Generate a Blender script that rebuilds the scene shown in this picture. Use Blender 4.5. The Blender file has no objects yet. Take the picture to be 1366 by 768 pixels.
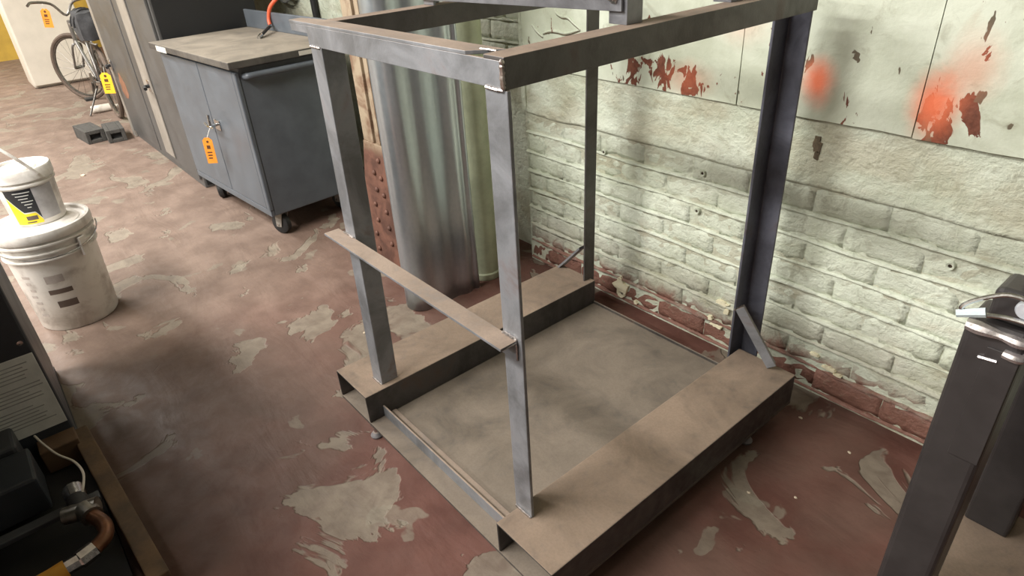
import bpy, bmesh, math, random
from mathutils import Vector, Matrix, noise
random.seed(7)
PI = math.pi
C = bpy.context.scene.collection
SC = bpy.context.scene

# ------------------------------------------------------------------ camera
CAM = (1.486, -0.702, 1.503)
YAW, PITCH, ROLL, FPX = 0.9016, 0.5267, -0.0650, 865.2
def make_camera():
    cy, sy, cp, sp = math.cos(YAW), math.sin(YAW), math.cos(PITCH), math.sin(PITCH)
    f = Vector((-sy*cp, cy*cp, -sp)); r0 = Vector((cy, sy, 0)); u0 = r0.cross(f)
    r = math.cos(ROLL)*r0 + math.sin(ROLL)*u0
    u = -math.sin(ROLL)*r0 + math.cos(ROLL)*u0
    m = Matrix(((r.x, u.x, -f.x, CAM[0]), (r.y, u.y, -f.y, CAM[1]), (r.z, u.z, -f.z, CAM[2]), (0, 0, 0, 1)))
    cd = bpy.data.cameras.new('camera'); o = bpy.data.objects.new('camera', cd); C.objects.link(o)
    cd.sensor_fit = 'HORIZONTAL'; cd.sensor_width = 36.0; cd.lens = 36.0*FPX/1366.0
    cd.clip_start = 0.02; cd.clip_end = 60
    o.matrix_world = m
    SC.camera = o
make_camera()

# ------------------------------------------------------------------ world, lamps, exposure
w = bpy.data.worlds.new('world'); SC.world = w; w.use_nodes = True
w.node_tree.nodes['Background'].inputs[0].default_value = (0.93, 0.96, 1.0, 1)
w.node_tree.nodes['Background'].inputs[1].default_value = 0.05
def area(name, loc, target, sx, sy, power, col):
    ld = bpy.data.lights.new(name, 'AREA'); ld.shape = 'RECTANGLE'; ld.size = sx; ld.size_y = sy
    ld.energy = power; ld.color = col
    o = bpy.data.objects.new(name, ld); C.objects.link(o); o.location = loc
    d = Vector(target) - Vector(loc)
    o.rotation_euler = d.to_track_quat('-Z', 'Y').to_euler()
    return o
LAMP = (1.0, 0.975, 0.93)
area('ceiling_and_fill_lamp', (-0.85, -1.95, 3.25), (-0.85, -1.6, 0), 2.4, 0.45, 125, LAMP)
area('ceiling_and_fill_lamp', (-4.6, -1.6, 3.25), (-4.6, -1.3, 0), 2.0, 0.30, 125, LAMP)
area('ceiling_and_fill_lamp', (-8.6, -1.6, 3.25), (-8.6, -1.4, 0), 2.0, 0.30, 130, LAMP)
area('ceiling_and_fill_lamp', (-2.6, -3.6, 3.25), (-2.6, -3.3, 0), 2.0, 0.30, 120, LAMP)
area('ceiling_and_fill_lamp', (0.2, -3.9, 3.25), (0.2, -3.6, 0), 2.0, 0.30, 95, LAMP)  # added fill lamp that softens the wall shadows, no fixture known there
SC.view_settings.view_transform = 'Standard'; SC.view_settings.look = 'None'
SC.view_settings.gamma = 1.0; SC.view_settings.use_curve_mapping = False
SC.view_settings.exposure = 0.75

# ------------------------------------------------------------------ helpers
def lin(r, g, b):
    f = lambda c: (c/255/12.92) if c/255 <= 0.04045 else ((c/255+0.055)/1.055)**2.4
    return (f(r), f(g), f(b), 1)

class N:
    """small node-tree builder"""
    def __init__(s, name):
        s.m = bpy.data.materials.new(name); s.m.use_nodes = True
        s.t = s.m.node_tree; s.b = s.t.nodes['Principled BSDF']
    def n(s, typ, **kw):
        nd = s.t.nodes.new(typ)
        for k, v in kw.items(): setattr(nd, k, v)
        return nd
    def l(s, a, b): s.t.links.new(a, b)
    def setin(s, sock, v):
        if isinstance(v, bpy.types.NodeSocket): s.l(v, sock)
        else: sock.default_value = v
    def pos(s, world=False):
        if world: return s.n('ShaderNodeNewGeometry').outputs['Position']
        return s.n('ShaderNodeTexCoord').outputs['Object']
    def mapping(s, vec, scale=(1, 1, 1), loc=(0, 0, 0)):
        m = s.n('ShaderNodeMapping'); s.l(vec, m.inputs[0])
        m.inputs['Scale'].default_value = scale; m.inputs['Location'].default_value = loc
        return m.outputs[0]
    def noise(s, vec, scale, detail=4, rough=0.55, dist=0.0):
        x = s.n('ShaderNodeTexNoise'); s.l(vec, x.inputs['Vector'])
        x.inputs['Scale'].default_value = scale; x.inputs['Detail'].default_value = detail
        x.inputs['Roughness'].default_value = rough; x.inputs['Distortion'].default_value = dist
        return x.outputs['Fac']
    def ramp(s, v, a, b, lo=0.0, hi=1.0, smooth=True):
        x = s.n('ShaderNodeMapRange'); x.interpolation_type = 'SMOOTHSTEP' if smooth else 'LINEAR'
        s.l(v, x.inputs['Value'])
        x.inputs['From Min'].default_value = a; x.inputs['From Max'].default_value = b
        x.inputs['To Min'].default_value = lo; x.inputs['To Max'].default_value = hi
        return x.outputs[0]
    def math(s, op, a, b=0.0):
        x = s.n('ShaderNodeMath', operation=op); s.setin(x.inputs[0], a); s.setin(x.inputs[1], b); return x.outputs[0]
    def mix(s, fac, a, b):
        x = s.n('ShaderNodeMix', data_type='RGBA')
        s.setin(x.inputs[0], fac); s.setin(x.inputs[6], a); s.setin(x.inputs[7], b); return x.outputs[2]
    def dist(s, vec, c, scale=(1, 1, 1)):
        """distance from point c, axes scaled"""
        a = s.n('ShaderNodeVectorMath', operation='SUBTRACT'); s.l(vec, a.inputs[0]); a.inputs[1].default_value = c
        m = s.n('ShaderNodeVectorMath', operation='MULTIPLY'); s.l(a.outputs[0], m.inputs[0]); m.inputs[1].default_value = scale
        d = s.n('ShaderNodeVectorMath', operation='LENGTH'); s.l(m.outputs[0], d.inputs[0]); return d.outputs['Value']
    def xyz(s, vec):
        x = s.n('ShaderNodeSeparateXYZ'); s.l(vec, x.inputs[0]); return x.outputs
    def bump(s, h, strength=0.3, distance=0.01, prev=None):
        x = s.n('ShaderNodeBump'); s.l(h, x.inputs['Height'])
        x.inputs['Strength'].default_value = strength; x.inputs['Distance'].default_value = distance
        if prev: s.l(prev, x.inputs['Normal'])
        return x.outputs[0]
    def out(s, col=None, rough=None, metal=None, normal=None, spec=None):
        if col is not None: s.setin(s.b.inputs['Base Color'], col)
        if rough is not None: s.setin(s.b.inputs['Roughness'], rough)
        if metal is not None: s.setin(s.b.inputs['Metallic'], metal)
        if normal is not None: s.l(normal, s.b.inputs['Normal'])
        if spec is not None: s.setin(s.b.inputs['Specular IOR Level'], spec)
        return s.m

MATS = {}
def plain(name, col, rough=0.6, metal=0.0, var=0.15, scale=18, bump=0.08, spec=0.5):
    """painted / plastic surface with faint mottling and fine relief"""
    if name in MATS: return MATS[name]
    k = N(name); p = k.pos()
    n1 = k.noise(p, scale, 5, 0.6)
    dark = tuple(c*(1-var) for c in col[:3]) + (1,); light = tuple(min(1, c*(1+var)) for c in col[:3]) + (1,)
    c = k.mix(k.ramp(n1, 0.3, 0.7), dark, light)
    nb = k.noise(p, scale*6, 3, 0.6)
    MATS[name] = k.out(c, k.ramp(n1, 0.2, 0.8, rough-0.07, min(1, rough+0.07)), metal, k.bump(nb, bump, 0.004), spec)
    return MATS[name]

def dusty_steel(name, dark, light, dust, amt=1.0, rough=0.42, metal=0.6, rust=None):
    """mill-scale steel, shop dust lying on the faces that look up"""
    k = N(name); p = k.pos(); g = k.n('ShaderNodeNewGeometry')
    n1 = k.noise(p, 5, 6, 0.65, 0.6); n2 = k.noise(p, 34, 4, 0.6); n3 = k.noise(p, 160, 2, 0.5)
    st = k.n('ShaderNodeTexNoise'); k.l(k.mapping(p, (40, 40, 2.0)), st.inputs['Vector']); st.inputs['Scale'].default_value = 1.0
    c = k.mix(k.ramp(n1, 0.3, 0.7), dark, light)
    c = k.mix(k.math('MULTIPLY', k.ramp(st.outputs['Fac'], 0.55, 0.75), 0.25), c, light)
    if rust: c = k.mix(k.math('MULTIPLY', k.ramp(n1, 0.56, 0.72), 0.6), c, rust)
    nz = k.xyz(g.outputs['Normal'])[2]
    up = k.ramp(nz, 0.45, 0.9)
    d = k.math('MULTIPLY', up, k.ramp(k.math('ADD', k.math('MULTIPLY', n2, 0.5), k.math('MULTIPLY', n1, 0.6)), 0.30, 0.55, 0.55*amt, amt))
    dc = k.mix(k.ramp(n1, 0.35, 0.68), tuple(x*0.74 for x in dust[:3])+(1,), dust)
    dc = k.mix(k.math('MULTIPLY', k.ramp(n3, 0.35, 0.7), 0.25), dc, tuple(x*0.6 for x in dust[:3])+(1,))
    col = k.mix(d, c, dc)
    ro = k.math('ADD', k.math('MULTIPLY', d, 0.5), k.ramp(n2, 0.2, 0.8, rough-0.1, rough+0.12))
    me = k.math('MULTIPLY', k.math('SUBTRACT', 1.0, d), metal)
    m = k.out(col, ro, me, k.bump(n3, 0.12, 0.003)); MATS[name] = m; return m

def glossy_metal(name, col, rough=0.25, metal=1.0):
    k = N(name); p = k.pos(); n1 = k.noise(p, 60, 4, 0.6)
    m = k.out(k.mix(k.ramp(n1, 0.3, 0.7), tuple(c*0.7 for c in col[:3])+(1,), col), k.ramp(n1, 0.2, 0.8, rough*0.7, rough*1.4), metal, k.bump(n1, 0.15, 0.002))
    MATS[name] = m; return m

ORG = {}
def obj(name, bm, mat, parent=None, bevel=0.0, smooth=False, seg=2):
    """link a bmesh made in world coordinates as one mesh; origin at its thing's base"""
    me = bpy.data.meshes.new(name)
    bmesh.ops.recalc_face_normals(bm, faces=bm.faces)
    if parent is not None: org = ORG[parent.name]
    else:
        xs = [v.co for v in bm.verts]
        org = Vector(((min(v.x for v in xs)+max(v.x for v in xs))/2, (min(v.y for v in xs)+max(v.y for v in xs))/2, min(v.z for v in xs)))
    for v in bm.verts: v.co -= org
    if smooth:
        for f in bm.faces: f.smooth = True
    bm.to_mesh(me); bm.free()
    o = bpy.data.objects.new(name, me); C.objects.link(o)
    if mat is not None: me.materials.append(mat)
    if parent is not None: o.parent = parent
    else: o.location = org
    ORG[o.name] = org
    if bevel > 0:
        b = o.modifiers.new('bevel', 'BEVEL'); b.width = bevel; b.segments = seg; b.limit_method = 'ANGLE'; b.angle_limit = math.radians(40)
    if smooth:
        try:
            e = o.modifiers.new('split', 'EDGE_SPLIT'); e.split_angle = math.radians(42)
        except Exception: pass
    return o
def thing(name, label, cat, loc, group=None):
    o = bpy.data.objects.new(name, None); C.objects.link(o); o.location = loc; o.empty_display_size = 0.05
    o['label'] = label; o['category'] = cat
    if group: o['group'] = group
    ORG[o.name] = Vector(loc); return o
def tag(o, label, cat, group=None):
    o['label'] = label; o['category'] = cat
    if group: o['group'] = group
    return o
def structure(o): o['kind'] = 'structure'; return o

def B(): return bmesh.new()
def box(bm, x0, x1, y0, y1, z0, z1, M=None):
    vs = [Vector((x, y, z)) for z in (z0, z1) for y in (y0, y1) for x in (x0, x1)]
    if M: vs = [M @ v for v in vs]
    v = [bm.verts.new(c) for c in vs]
    for f in ((0, 2, 3, 1), (4, 5, 7, 6), (0, 1, 5, 4), (2, 6, 7, 3), (0, 4, 6, 2), (1, 3, 7, 5)):
        bm.faces.new([v[i] for i in f])
    return bm
def prism(bm, poly, axis, a, b, M=None):
    """extrude 2-D polygon along an axis ('x': poly=(y,z), 'y': (x,z), 'z': (x,y))"""
    def P(t, q):
        v = {'x': (q, t[0], t[1]), 'y': (t[0], q, t[1]), 'z': (t[0], t[1], q)}[axis]
        v = Vector(v); return M @ v if M else v
    va = [bm.verts.new(P(t, a)) for t in poly]; vb = [bm.verts.new(P(t, b)) for t in poly]
    n = len(poly)
    bm.faces.new(va); bm.faces.new(vb[::-1])
    for i in range(n): bm.faces.new((va[i], vb[i], vb[(i+1) % n], va[(i+1) % n]))
    return bm
def loft(bm, pa, pb):
    """join two equal 3-D polygons into a solid"""
    va = [bm.verts.new(p) for p in pa]; vb = [bm.verts.new(p) for p in pb]; n = len(pa)
    bm.faces.new(va); bm.faces.new(vb[::-1])
    for i in range(n): bm.faces.new((va[i], vb[i], vb[(i+1) % n], va[(i+1) % n]))
    return bm
def tube(bm, pts, r, seg=10, closed=False, caps=True):
    """round tube along a poly-line; r a number or a list"""
    pts = [Vector(p) for p in pts]; n = len(pts)
    rs = r if isinstance(r, (list, tuple)) else [r]*n
    rings = []; ref = None
    for i, p in enumerate(pts):
        if closed: d = pts[(i+1) % n]-pts[i-1]
        else: d = pts[min(i+1, n-1)]-pts[max(i-1, 0)]
        d.normalize()
        if ref is None:
            ref = Vector((0, 0, 1)) if abs(d.z) < 0.9 else Vector((1, 0, 0))
        a = d.cross(ref); a.normalize(); b = d.cross(a); ref = -b if False else a.cross(d)
        rings.append([bm.verts.new(p + rs[i]*(math.cos(2*PI*k/seg)*a + math.sin(2*PI*k/seg)*b)) for k in range(seg)])
    m = n if closed else n-1
    for i in range(m):
        A, Bq = rings[i], rings[(i+1) % n]
        for k in range(seg): bm.faces.new((A[k], A[(k+1) % seg], Bq[(k+1) % seg], Bq[k]))
    if caps and not closed: bm.faces.new(rings[0]); bm.faces.new(rings[-1][::-1])
    return bm
def lathe(bm, prof, c, seg=48, M=None, a0=0, a1=2*PI):
    """profile of (r,z) turned about the vertical through c"""
    full = abs(a1-a0-2*PI) < 1e-6; rings = []
    for r, z in prof:
        ring = []
        for k in range(seg if full else seg+1):
            a = a0+(a1-a0)*k/seg
            v = Vector((c[0]+r*math.cos(a), c[1]+r*math.sin(a), c[2]+z))
            ring.append(bm.verts.new(M @ v if M else v))
        rings.append(ring)
    for i in range(len(rings)-1):
        A, Bq = rings[i], rings[i+1]; n = len(A)
        for k in range(n if full else n-1): bm.faces.new((A[k], A[(k+1) % n], Bq[(k+1) % n], Bq[k]))
    if full:
        if prof[0][0] > 1e-5: bm.faces.new(rings[0][::-1])
        if prof[-1][0] > 1e-5: bm.faces.new(rings[-1])
    return bm
def smoothpts(pts, n=8):
    """Catmull-Rom through the points"""
    P = [Vector(p) for p in pts]; P = [2*P[0]-P[1]]+P+[2*P[-1]-P[-2]]; out = []
    for i in range(1, len(P)-2):
        for k in range(n):
            t = k/n; a, b, c, d = P[i-1:i+3]
            out.append(0.5*((2*b)+(c-a)*t+(2*a-5*b+4*c-d)*t*t+(3*b-a-3*c+d)*t**3))
    out.append(P[-2]); return out

# ------------------------------------------------------------------ materials
def mat_floor():
    k = N('worn_floor_paint'); p = k.pos(True)
    big = k.noise(p, 0.9, 6, 0.6, 0.5); mid = k.noise(p, 2.6, 5, 0.55, 0.7); fine = k.noise(p, 14, 6, 0.65, 0.4)
    grit = k.noise(p, 90, 3, 0.6)
    soft = k.noise(p, 6, 4, 0.5, 0.2)
    red = k.mix(k.ramp(soft, 0.3, 0.7), lin(86, 54, 46), lin(104, 70, 61))
    dusty = k.mix(k.ramp(soft, 0.3, 0.72), lin(110, 93, 82), lin(131, 113, 101))
    grey = k.mix(k.ramp(fine, 0.3, 0.7), lin(112, 104, 92), lin(140, 132, 117))
    x = k.xyz(p)
    # the aisle away from the frame is walked dusty, the strip near frame and wall kept its red
    far = k.ramp(k.math('ADD', x[0], k.math('MULTIPLY', big, 1.6)), 1.2, -1.3)
    far = k.math('MULTIPLY', far, k.ramp(x[1], 1.0, 0.3))
    c = k.mix(k.math('MULTIPLY', far, 0.95), red, dusty)
    c = k.mix(k.math('MULTIPLY', k.ramp(k.noise(k.mapping(p, (1, 1, 1), (2, 9, 0)), 1.6, 5, 0.6, 0.6), 0.42, 0.66), 0.45), c, lin(99, 82, 72))
    # flaked patches of bare concrete with sharp edges
    pm = k.ramp(k.math('ADD', mid, k.ramp(k.dist(p, (0.0, -0.27, 0), (1.6, 2.6, 1)), 1.0, 0.2, 0.0, 0.05)), 0.575, 0.592)
    c = k.mix(k.math('MULTIPLY', pm, 0.72), c, grey)
    pm2 = k.ramp(k.noise(k.mapping(p, (1, 1, 1), (5, 3, 0)), 4.5, 4, 0.5, 0.5), 0.645, 0.66)
    c = k.mix(k.math('MULTIPLY', pm2, 0.6), c, grey)
    # shadow of the machine on the aisle, put into the floor colour
    mach_shade = k.ramp(k.math('ADD', k.dist(p, (-0.55, -0.55, 0), (0.8, 1.25, 1)), k.math('MULTIPLY', mid, 0.35)), 1.05, 0.3)
    c = k.mix(k.math('MULTIPLY', mach_shade, 0.6), c, lin(58, 49, 42))
    c = k.mix(k.math('MULTIPLY', k.ramp(grit, 0.55, 0.8), 0.25), c, lin(62, 51, 45))
    h = k.math('ADD', k.math('MULTIPLY', pm, -0.5), k.math('MULTIPLY', fine, 0.25))
    h = k.math('ADD', h, k.math('MULTIPLY', k.noise(k.mapping(p, (1.2, 3.2, 1)), 1.6, 4, 0.5, 0.6), 1.3))
    return k.out(c, k.ramp(fine, 0.3, 0.7, 0.55, 0.8), 0.0, k.bump(h, 0.45, 0.02, None), 0.35)
M_FLOOR = mat_floor()

def wall_paint(name, chips=False, redbase=True, spots=False):
    k = N(name); p = k.pos(True)
    n1 = k.noise(p, 3.2, 6, 0.6, 0.5); n2 = k.noise(p, 13, 6, 0.65, 0.7); n3 = k.noise(p, 60, 4, 0.6)
    c = k.mix(k.ramp(n1, 0.32, 0.66), lin(190, 196, 175), lin(220, 226, 209))
    c = k.mix(k.math('MULTIPLY', k.ramp(n2, 0.54, 0.72), 0.45), c, lin(150, 148, 124))
    c = k.mix(k.math('MULTIPLY', k.ramp(n1, 0.62, 0.74), 0.4), c, lin(180, 158, 130))
    x = k.xyz(p)
    if redbase:
        f = k.ramp(k.math('ADD', x[2], k.math('MULTIPLY', n2, -0.13)), 0.105, 0.035)
        c = k.mix(k.math('MULTIPLY', f, 0.92), c, k.mix(k.ramp(n2, 0.3, 0.7), lin(104, 56, 46), lin(140, 88, 76)))
        hz = k.ramp(k.math('ADD', x[2], k.math('MULTIPLY', n1, -0.2)), 0.26, 0.06)
        c = k.mix(k.math('MULTIPLY', hz, 0.30), c, lin(128, 92, 76))
    if not chips and not redbase:
        d = k.noise(k.mapping(p, (1, 1, 1.8)), 3.6, 5, 0.6, 0.4)
        c = k.mix(k.math('MULTIPLY', k.ramp(d, 0.42, 0.64), 0.42), c, lin(156, 140, 110))
    if chips:
        st = k.noise(k.mapping(p, (1, 1, 0.55)), 21, 4, 0.55, 0.6)
        zone = k.ramp(k.dist(p, (0.03, 1.17, 0.985), (2.6, 0, 10)), 1.0, 0.25)
        z2 = k.ramp(k.dist(p, (0.95, 1.17, 1.0), (7.5, 0, 7.0)), 1.0, 0.15)
        s = k.math('ADD', st, k.math('MULTIPLY', k.math('MAXIMUM', zone, z2), 0.2))
        c = k.mix(k.ramp(s, 0.675, 0.69), c, k.mix(k.ramp(n3, 0.3, 0.7), lin(96, 54, 40), lin(126, 76, 58)))
        c = k.mix(k.ramp(k.noise(k.mapping(p, (1, 1, 0.4), (3, 0, 0)), 24, 3, 0.5, 0.5), 0.675, 0.69), c, lin(104, 94, 76))
    if spots:
        for (cx, cz, sx, sz, a) in ((0.592, 1.035, 14, 10.5, 0.95), (0.90, 1.02, 12, 8, 0.95), (0.96, 1.11, 11, 8, 0.35), (1.25, 1.27, 6, 9, 0.5), (0.15, 0.985, 7, 13, 0.3), (0.33, 1.18, 8, 10, 0.22)):
            d = k.dist(p, (cx, 1.17, cz), (sx, 0, sz))
            m = k.ramp(k.math('ADD', d, k.math('MULTIPLY', n2, 0.5)), 1.25, 0.3, 0, a)
            c = k.mix(m, c, lin(246, 128, 88))
    h = k.math('ADD', k.math('MULTIPLY', n2, 1.0), k.math('MULTIPLY', n3, 0.4))
    drag = k.noise(k.mapping(p, (1, 1, 1.5)), 26, 6, 0.62, 0.35)      # brush-dragged paint and smeared mortar
    if not chips:
        h = k.math('ADD', h, k.math('MULTIPLY', drag, 0.8))
        c = k.mix(k.math('MULTIPLY', k.ramp(drag, 0.58, 0.70), 0.4), c, lin(150, 148, 126))
    return k.out(c, k.ramp(n2, 0.3, 0.7, 0.42, 0.66), 0.0, k.bump(h, 0.22 if chips else 0.75, 0.013), 0.45)
M_BRICK = wall_paint('painted_brick')
M_SHEET = wall_paint('painted_sheet', True, False, True)
M_PLASTER = wall_paint('painted_plaster', False, False, False)
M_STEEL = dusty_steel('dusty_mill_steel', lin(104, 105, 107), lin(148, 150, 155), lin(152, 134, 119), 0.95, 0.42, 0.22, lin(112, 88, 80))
M_STEEL_SHADE = dusty_steel('shaded_mill_steel', lin(66, 61, 58), lin(96, 93, 92), lin(146, 127, 112), 0.95, 0.42, 0.22, lin(78, 58, 50))  # shaded copy of the frame steel, shade of side faces put into colour
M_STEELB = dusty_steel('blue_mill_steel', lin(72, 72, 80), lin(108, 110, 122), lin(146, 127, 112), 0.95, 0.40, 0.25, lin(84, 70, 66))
M_PLATE = dusty_steel('dusty_base_plate', lin(66, 62, 60), lin(100, 95, 90), lin(128, 116, 103), 0.9, 0.5, 0.4, lin(86, 66, 54))
M_BASE = dusty_steel('dusty_base_channel', lin(60, 57, 56), lin(92, 89, 88), lin(144, 125, 108), 0.95, 0.45, 0.45, lin(92, 70, 58))
M_WELD = glossy_metal('weld_metal', lin(206, 198, 194), 0.35)
M_CHROME = glossy_metal('bright_metal', lin(214, 214, 214), 0.2)
M_CART = plain('blue_grey_enamel', lin(92, 98, 105), 0.42, 0.1, 0.1, 9, 0.05)
M_CARTTOP = dusty_steel('dusty_cart_top', lin(74, 72, 70), lin(110, 106, 100), lin(150, 140, 126), 0.9, 0.5, 0.3)
M_BLACK = plain('black_rubber', lin(34, 34, 35), 0.6, 0, 0.2)
M_BLACKPAINT = plain('black_gloss_paint', lin(58, 55, 55), 0.36, 0.1, 0.2, 8, 0.1)
M_CAB = plain('dark_grey_cabinet_paint', lin(84, 83, 82), 0.5, 0.15, 0.14, 5, 0.08)
M_CABSTRIP = plain('light_grey_strip', lin(140, 134, 126), 0.5, 0.1, 0.12, 7)
M_GALV = None

# ------------------------------------------------------------------ the room
bm = B()
fx0, fx1, fy0, fy1 = -12.0, 3.0, -4.5, 1.32
nx, ny = 150, 58
vv = [[bm.verts.new((fx0+(fx1-fx0)*i/nx, fy0+(fy1-fy0)*j/ny, 0)) for j in range(ny+1)] for i in range(nx+1)]
for i in range(nx):
    for j in range(ny): bm.faces.new((vv[i][j], vv[i+1][j], vv[i+1][j+1], vv[i][j+1]))
floor = structure(obj('floor', bm, M_FLOOR, None))
WY = 1.18
# brick wall behind the frame: backing, bricks, mortar, plaster band, sheet panels
bm = B(); box(bm, -0.70, 3.0, WY-0.0112, WY+0.25, -0.05, 3.6)
wall = structure(obj('wall_back', bm, M_PLASTER))
def brick_mesh(i, L, H):
    rnd = random.Random(100+i); bm = B(); nxg, nzg = 8, 4
    g = []
    for a in range(nxg+1):
        row = []
        for b in range(nzg+1):
            u, v = a/nxg, b/nzg
            edge = (a in (0, nxg)) or (b in (0, nzg))
            ux = u*L - L/2 + (rnd.uniform(-0.003, 0.003) if not edge else rnd.uniform(-0.002, 0.002))
            vz = v*H - H/2 + rnd.uniform(-0.002, 0.002)
            dy = -0.013 + (0.0035 if b in (0, nzg) else 0.0006 if edge else 0) + rnd.uniform(-0.0028, 0.0028) + 0.003*(v-0.5)
            row.append(bm.verts.new((ux, dy, vz)))
        g.append(row)
    for a in range(nxg):
        for b in range(nzg): bm.faces.new((g[a][b], g[a+1][b], g[a+1][b+1], g[a][b+1]))
    # sides back into the mortar
    loop = [g[a][0] for a in range(nxg+1)]+[g[nxg][b] for b in range(1, nzg+1)]+[g[a][nzg] for a in range(nxg-1, -1, -1)]+[g[0][b] for b in range(nzg-1, 0, -1)]
    back = [bm.verts.new((v.co.x, 0.012, v.co.z)) for v in loop]; n = len(loop)
    for q in range(n): bm.faces.new((loop[q], back[q], back[(q+1) % n], loop[(q+1) % n]))
    bmesh.ops.recalc_face_normals(bm, faces=bm.faces)
    for f in bm.faces: f.smooth = True
    me = bpy.data.meshes.new('brick'); bm.to_mesh(me); bm.free(); me.materials.append(M_BRICK); return me
COURSE = 0.089; BL = 0.222
full = [brick_mesh(i, BL-0.002, COURSE-0.008) for i in range(9)]
half = [brick_mesh(20+i, BL/2-0.002, COURSE-0.008) for i in range(3)]
def lay_bricks(parent, x0, x1, ztop, rows, y):
    org = ORG[parent.name]
    for r in range(rows):
        zc = ztop-COURSE*(r+0.5); x = x0
        first = r % 2 == 1
        while x < x1-0.05:
            hb = first or (x1-x) < BL*0.75; first = False
            L = BL/2 if hb else BL
            o = bpy.data.objects.new('brick', random.choice(half if hb else full)); C.objects.link(o)
            o.parent = parent
            o.location = Vector((x+L/2, y+random.uniform(-0.002, 0.002), zc)) - org
            o.rotation_euler = (random.uniform(-0.02, 0.03), random.uniform(-0.008, 0.008), random.uniform(-0.008, 0.008))
            x += L
lay_bricks(wall, -0.69, 1.95, 0.73, 8, WY)
def mortar_ridges(parent, x0, x1, zs, y, seed, vert=True):
    """squeezed-out, painted-over mortar along the bed joints"""
    bm = B(); st = 0.010; n = int((x1-x0)/st)
    for q, z in enumerate(zs):
        prev = None
        for i in range(n+1):
            x = x0+i*st
            v = Vector((x*6.0, q*7.3+seed, 0)); a = noise.noise(v); b = noise.noise(v*4.3+Vector((9, 2, 5))); c2 = noise.noise(v*0.5+Vector((3, 3, 8)))
            zz = z+0.008*c2+0.005*a+0.003*b
            pr = max(0.001, 0.019+0.014*a+0.009*b); th = max(0.003, 0.0065+0.003*b+0.002*a)
            ys = y+0.004
            ring = [bm.verts.new((x, ys, zz-th)), bm.verts.new((x, ys-0.010-pr*0.75, zz-th*0.7)), bm.verts.new((x, ys-0.010-pr, zz-th*0.05)), bm.verts.new((x, ys-0.009-pr*0.45, zz+th*0.75)), bm.verts.new((x, ys, zz+th*1.25))]
            if prev:
                for k in range(4): bm.faces.new((prev[k], ring[k], ring[k+1], prev[k+1]))
            prev = ring
    o = obj('mortar', bm, M_BRICK, parent, smooth=False)
    for pl in o.data.polygons: pl.use_smooth = True
    o['kind'] = 'stuff'; return o
mortar_ridges(wall, -0.69, 1.95, [0.73-COURSE*k for k in range(1, 9)], WY, 1.0)
# cement band above the bricks with a broken lower lip
bm = B(); n = 260; prev = None
for i in range(n+1):
    x = -0.695+2.65*i/n; v = Vector((x*5, 3.1, 0)); a = noise.noise(v); b = noise.noise(v*5)
    zl = 0.728+0.008*a+0.004*b
    ring = []
    for (dy, z) in ((0.002, zl-0.004), (-0.017-0.004*b, zl-0.002), (-0.019-0.005*a, zl+0.008), (-0.014+0.003*a, zl+0.026), (-0.012+0.002*noise.noise(Vector((x*4, 0, 9))), 0.80), (-0.011+0.002*noise.noise(Vector((x*4, 5, 9))), 0.87), (-0.010, 0.945), (0.002, 0.945)):
        ring.append(bm.verts.new((x, WY+dy, z)))
    if prev:
        for k in range(7): bm.faces.new((prev[k], ring[k], ring[k+1], prev[k+1]))
    prev = ring
cb = obj('cement_band', bm, M_PLASTER, wall)
for pl in cb.data.polygons: pl.use_smooth = True
# painted sheet-metal panels above
def panel(x0, x1, z0, z1, y0, tilt, seed):
    bm = B(); nxp, nzp = 26, 24; gs = []
    for a in range(nxp+1):
        row = []
        for b in range(nzp+1):
            x = x0+(x1-x0)*a/nxp; z = z0+(z1-z0)*b/nzp+tilt*(x-x0)
            y = y0 + 0.0035*noise.noise(Vector((x*3, z*3, seed)))
            if b == 0: z += 0.0025*noise.noise(Vector((x*11, 0, seed)))
            row.append(bm.verts.new((x, y, z)))
        gs.append(row)
    for a in range(nxp):
        for b in range(nzp): bm.faces.new((gs[a][b], gs[a+1][b], gs[a+1][b+1], gs[a][b+1]))
    ext = bmesh.ops.extrude_face_region(bm, geom=list(bm.faces))
    for v in [e for e in ext['geom'] if isinstance(e, bmesh.types.BMVert)]: v.co.y += 0.004
    o = obj('sheet_panel', bm, M_SHEET, wall); return o
panel(-0.69, 0.340, 0.932, 2.3, WY-0.022, -0.002, 1)
panel(0.345, 0.866, 0.929, 2.3, WY-0.024, 0.002, 2)
panel(0.870, 2.4, 0.927, 2.3, WY-0.027, 0.004, 3)
# torn plaster edge at the left end of the first panel
bm = B()
pts = [(-0.697+0.006*noise.noise(Vector((0, 0, z*9))), WY-0.020+0.008*noise.noise(Vector((4, 0, z*14))), z) for z in [0.74+0.03*i for i in range(40)]]
tube(bm, pts, [0.012+0.007*noise.noise(Vector((7, z*20, 0))) for z in range(40)], 7)
ed = obj('torn_plaster_edge', bm, M_BRICK, wall, smooth=True)
# expansion plugs left in the wall
M_PLUG = plain('rusty_plug', lin(70, 58, 46), 0.6, 0.4, 0.3)
for (x, z) in ((0.242, 0.675), (0.233, 0.530), (-0.222, 0.650), (1.041, 0.608)):
    bm = B(); Mx = Matrix.Translation((x, WY-0.016, z)) @ Matrix.Rotation(PI/2, 4, 'X')
    lathe(bm, [(0.0055, -0.004), (0.0055, 0.007), (0.0105, 0.009), (0.012, 0.004), (0.012, -0.010)], (0, 0, 0), 16, Mx)
    pl = obj('wall_plug', bm, M_BRICK, wall, smooth=True)
    bm = B(); lathe(bm, [(0.0, 0.0045), (0.0055, 0.004), (0.0055, -0.004)], (0, 0, 0), 12, Mx); obj('plug_hole', bm, M_PLUG, pl)
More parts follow.
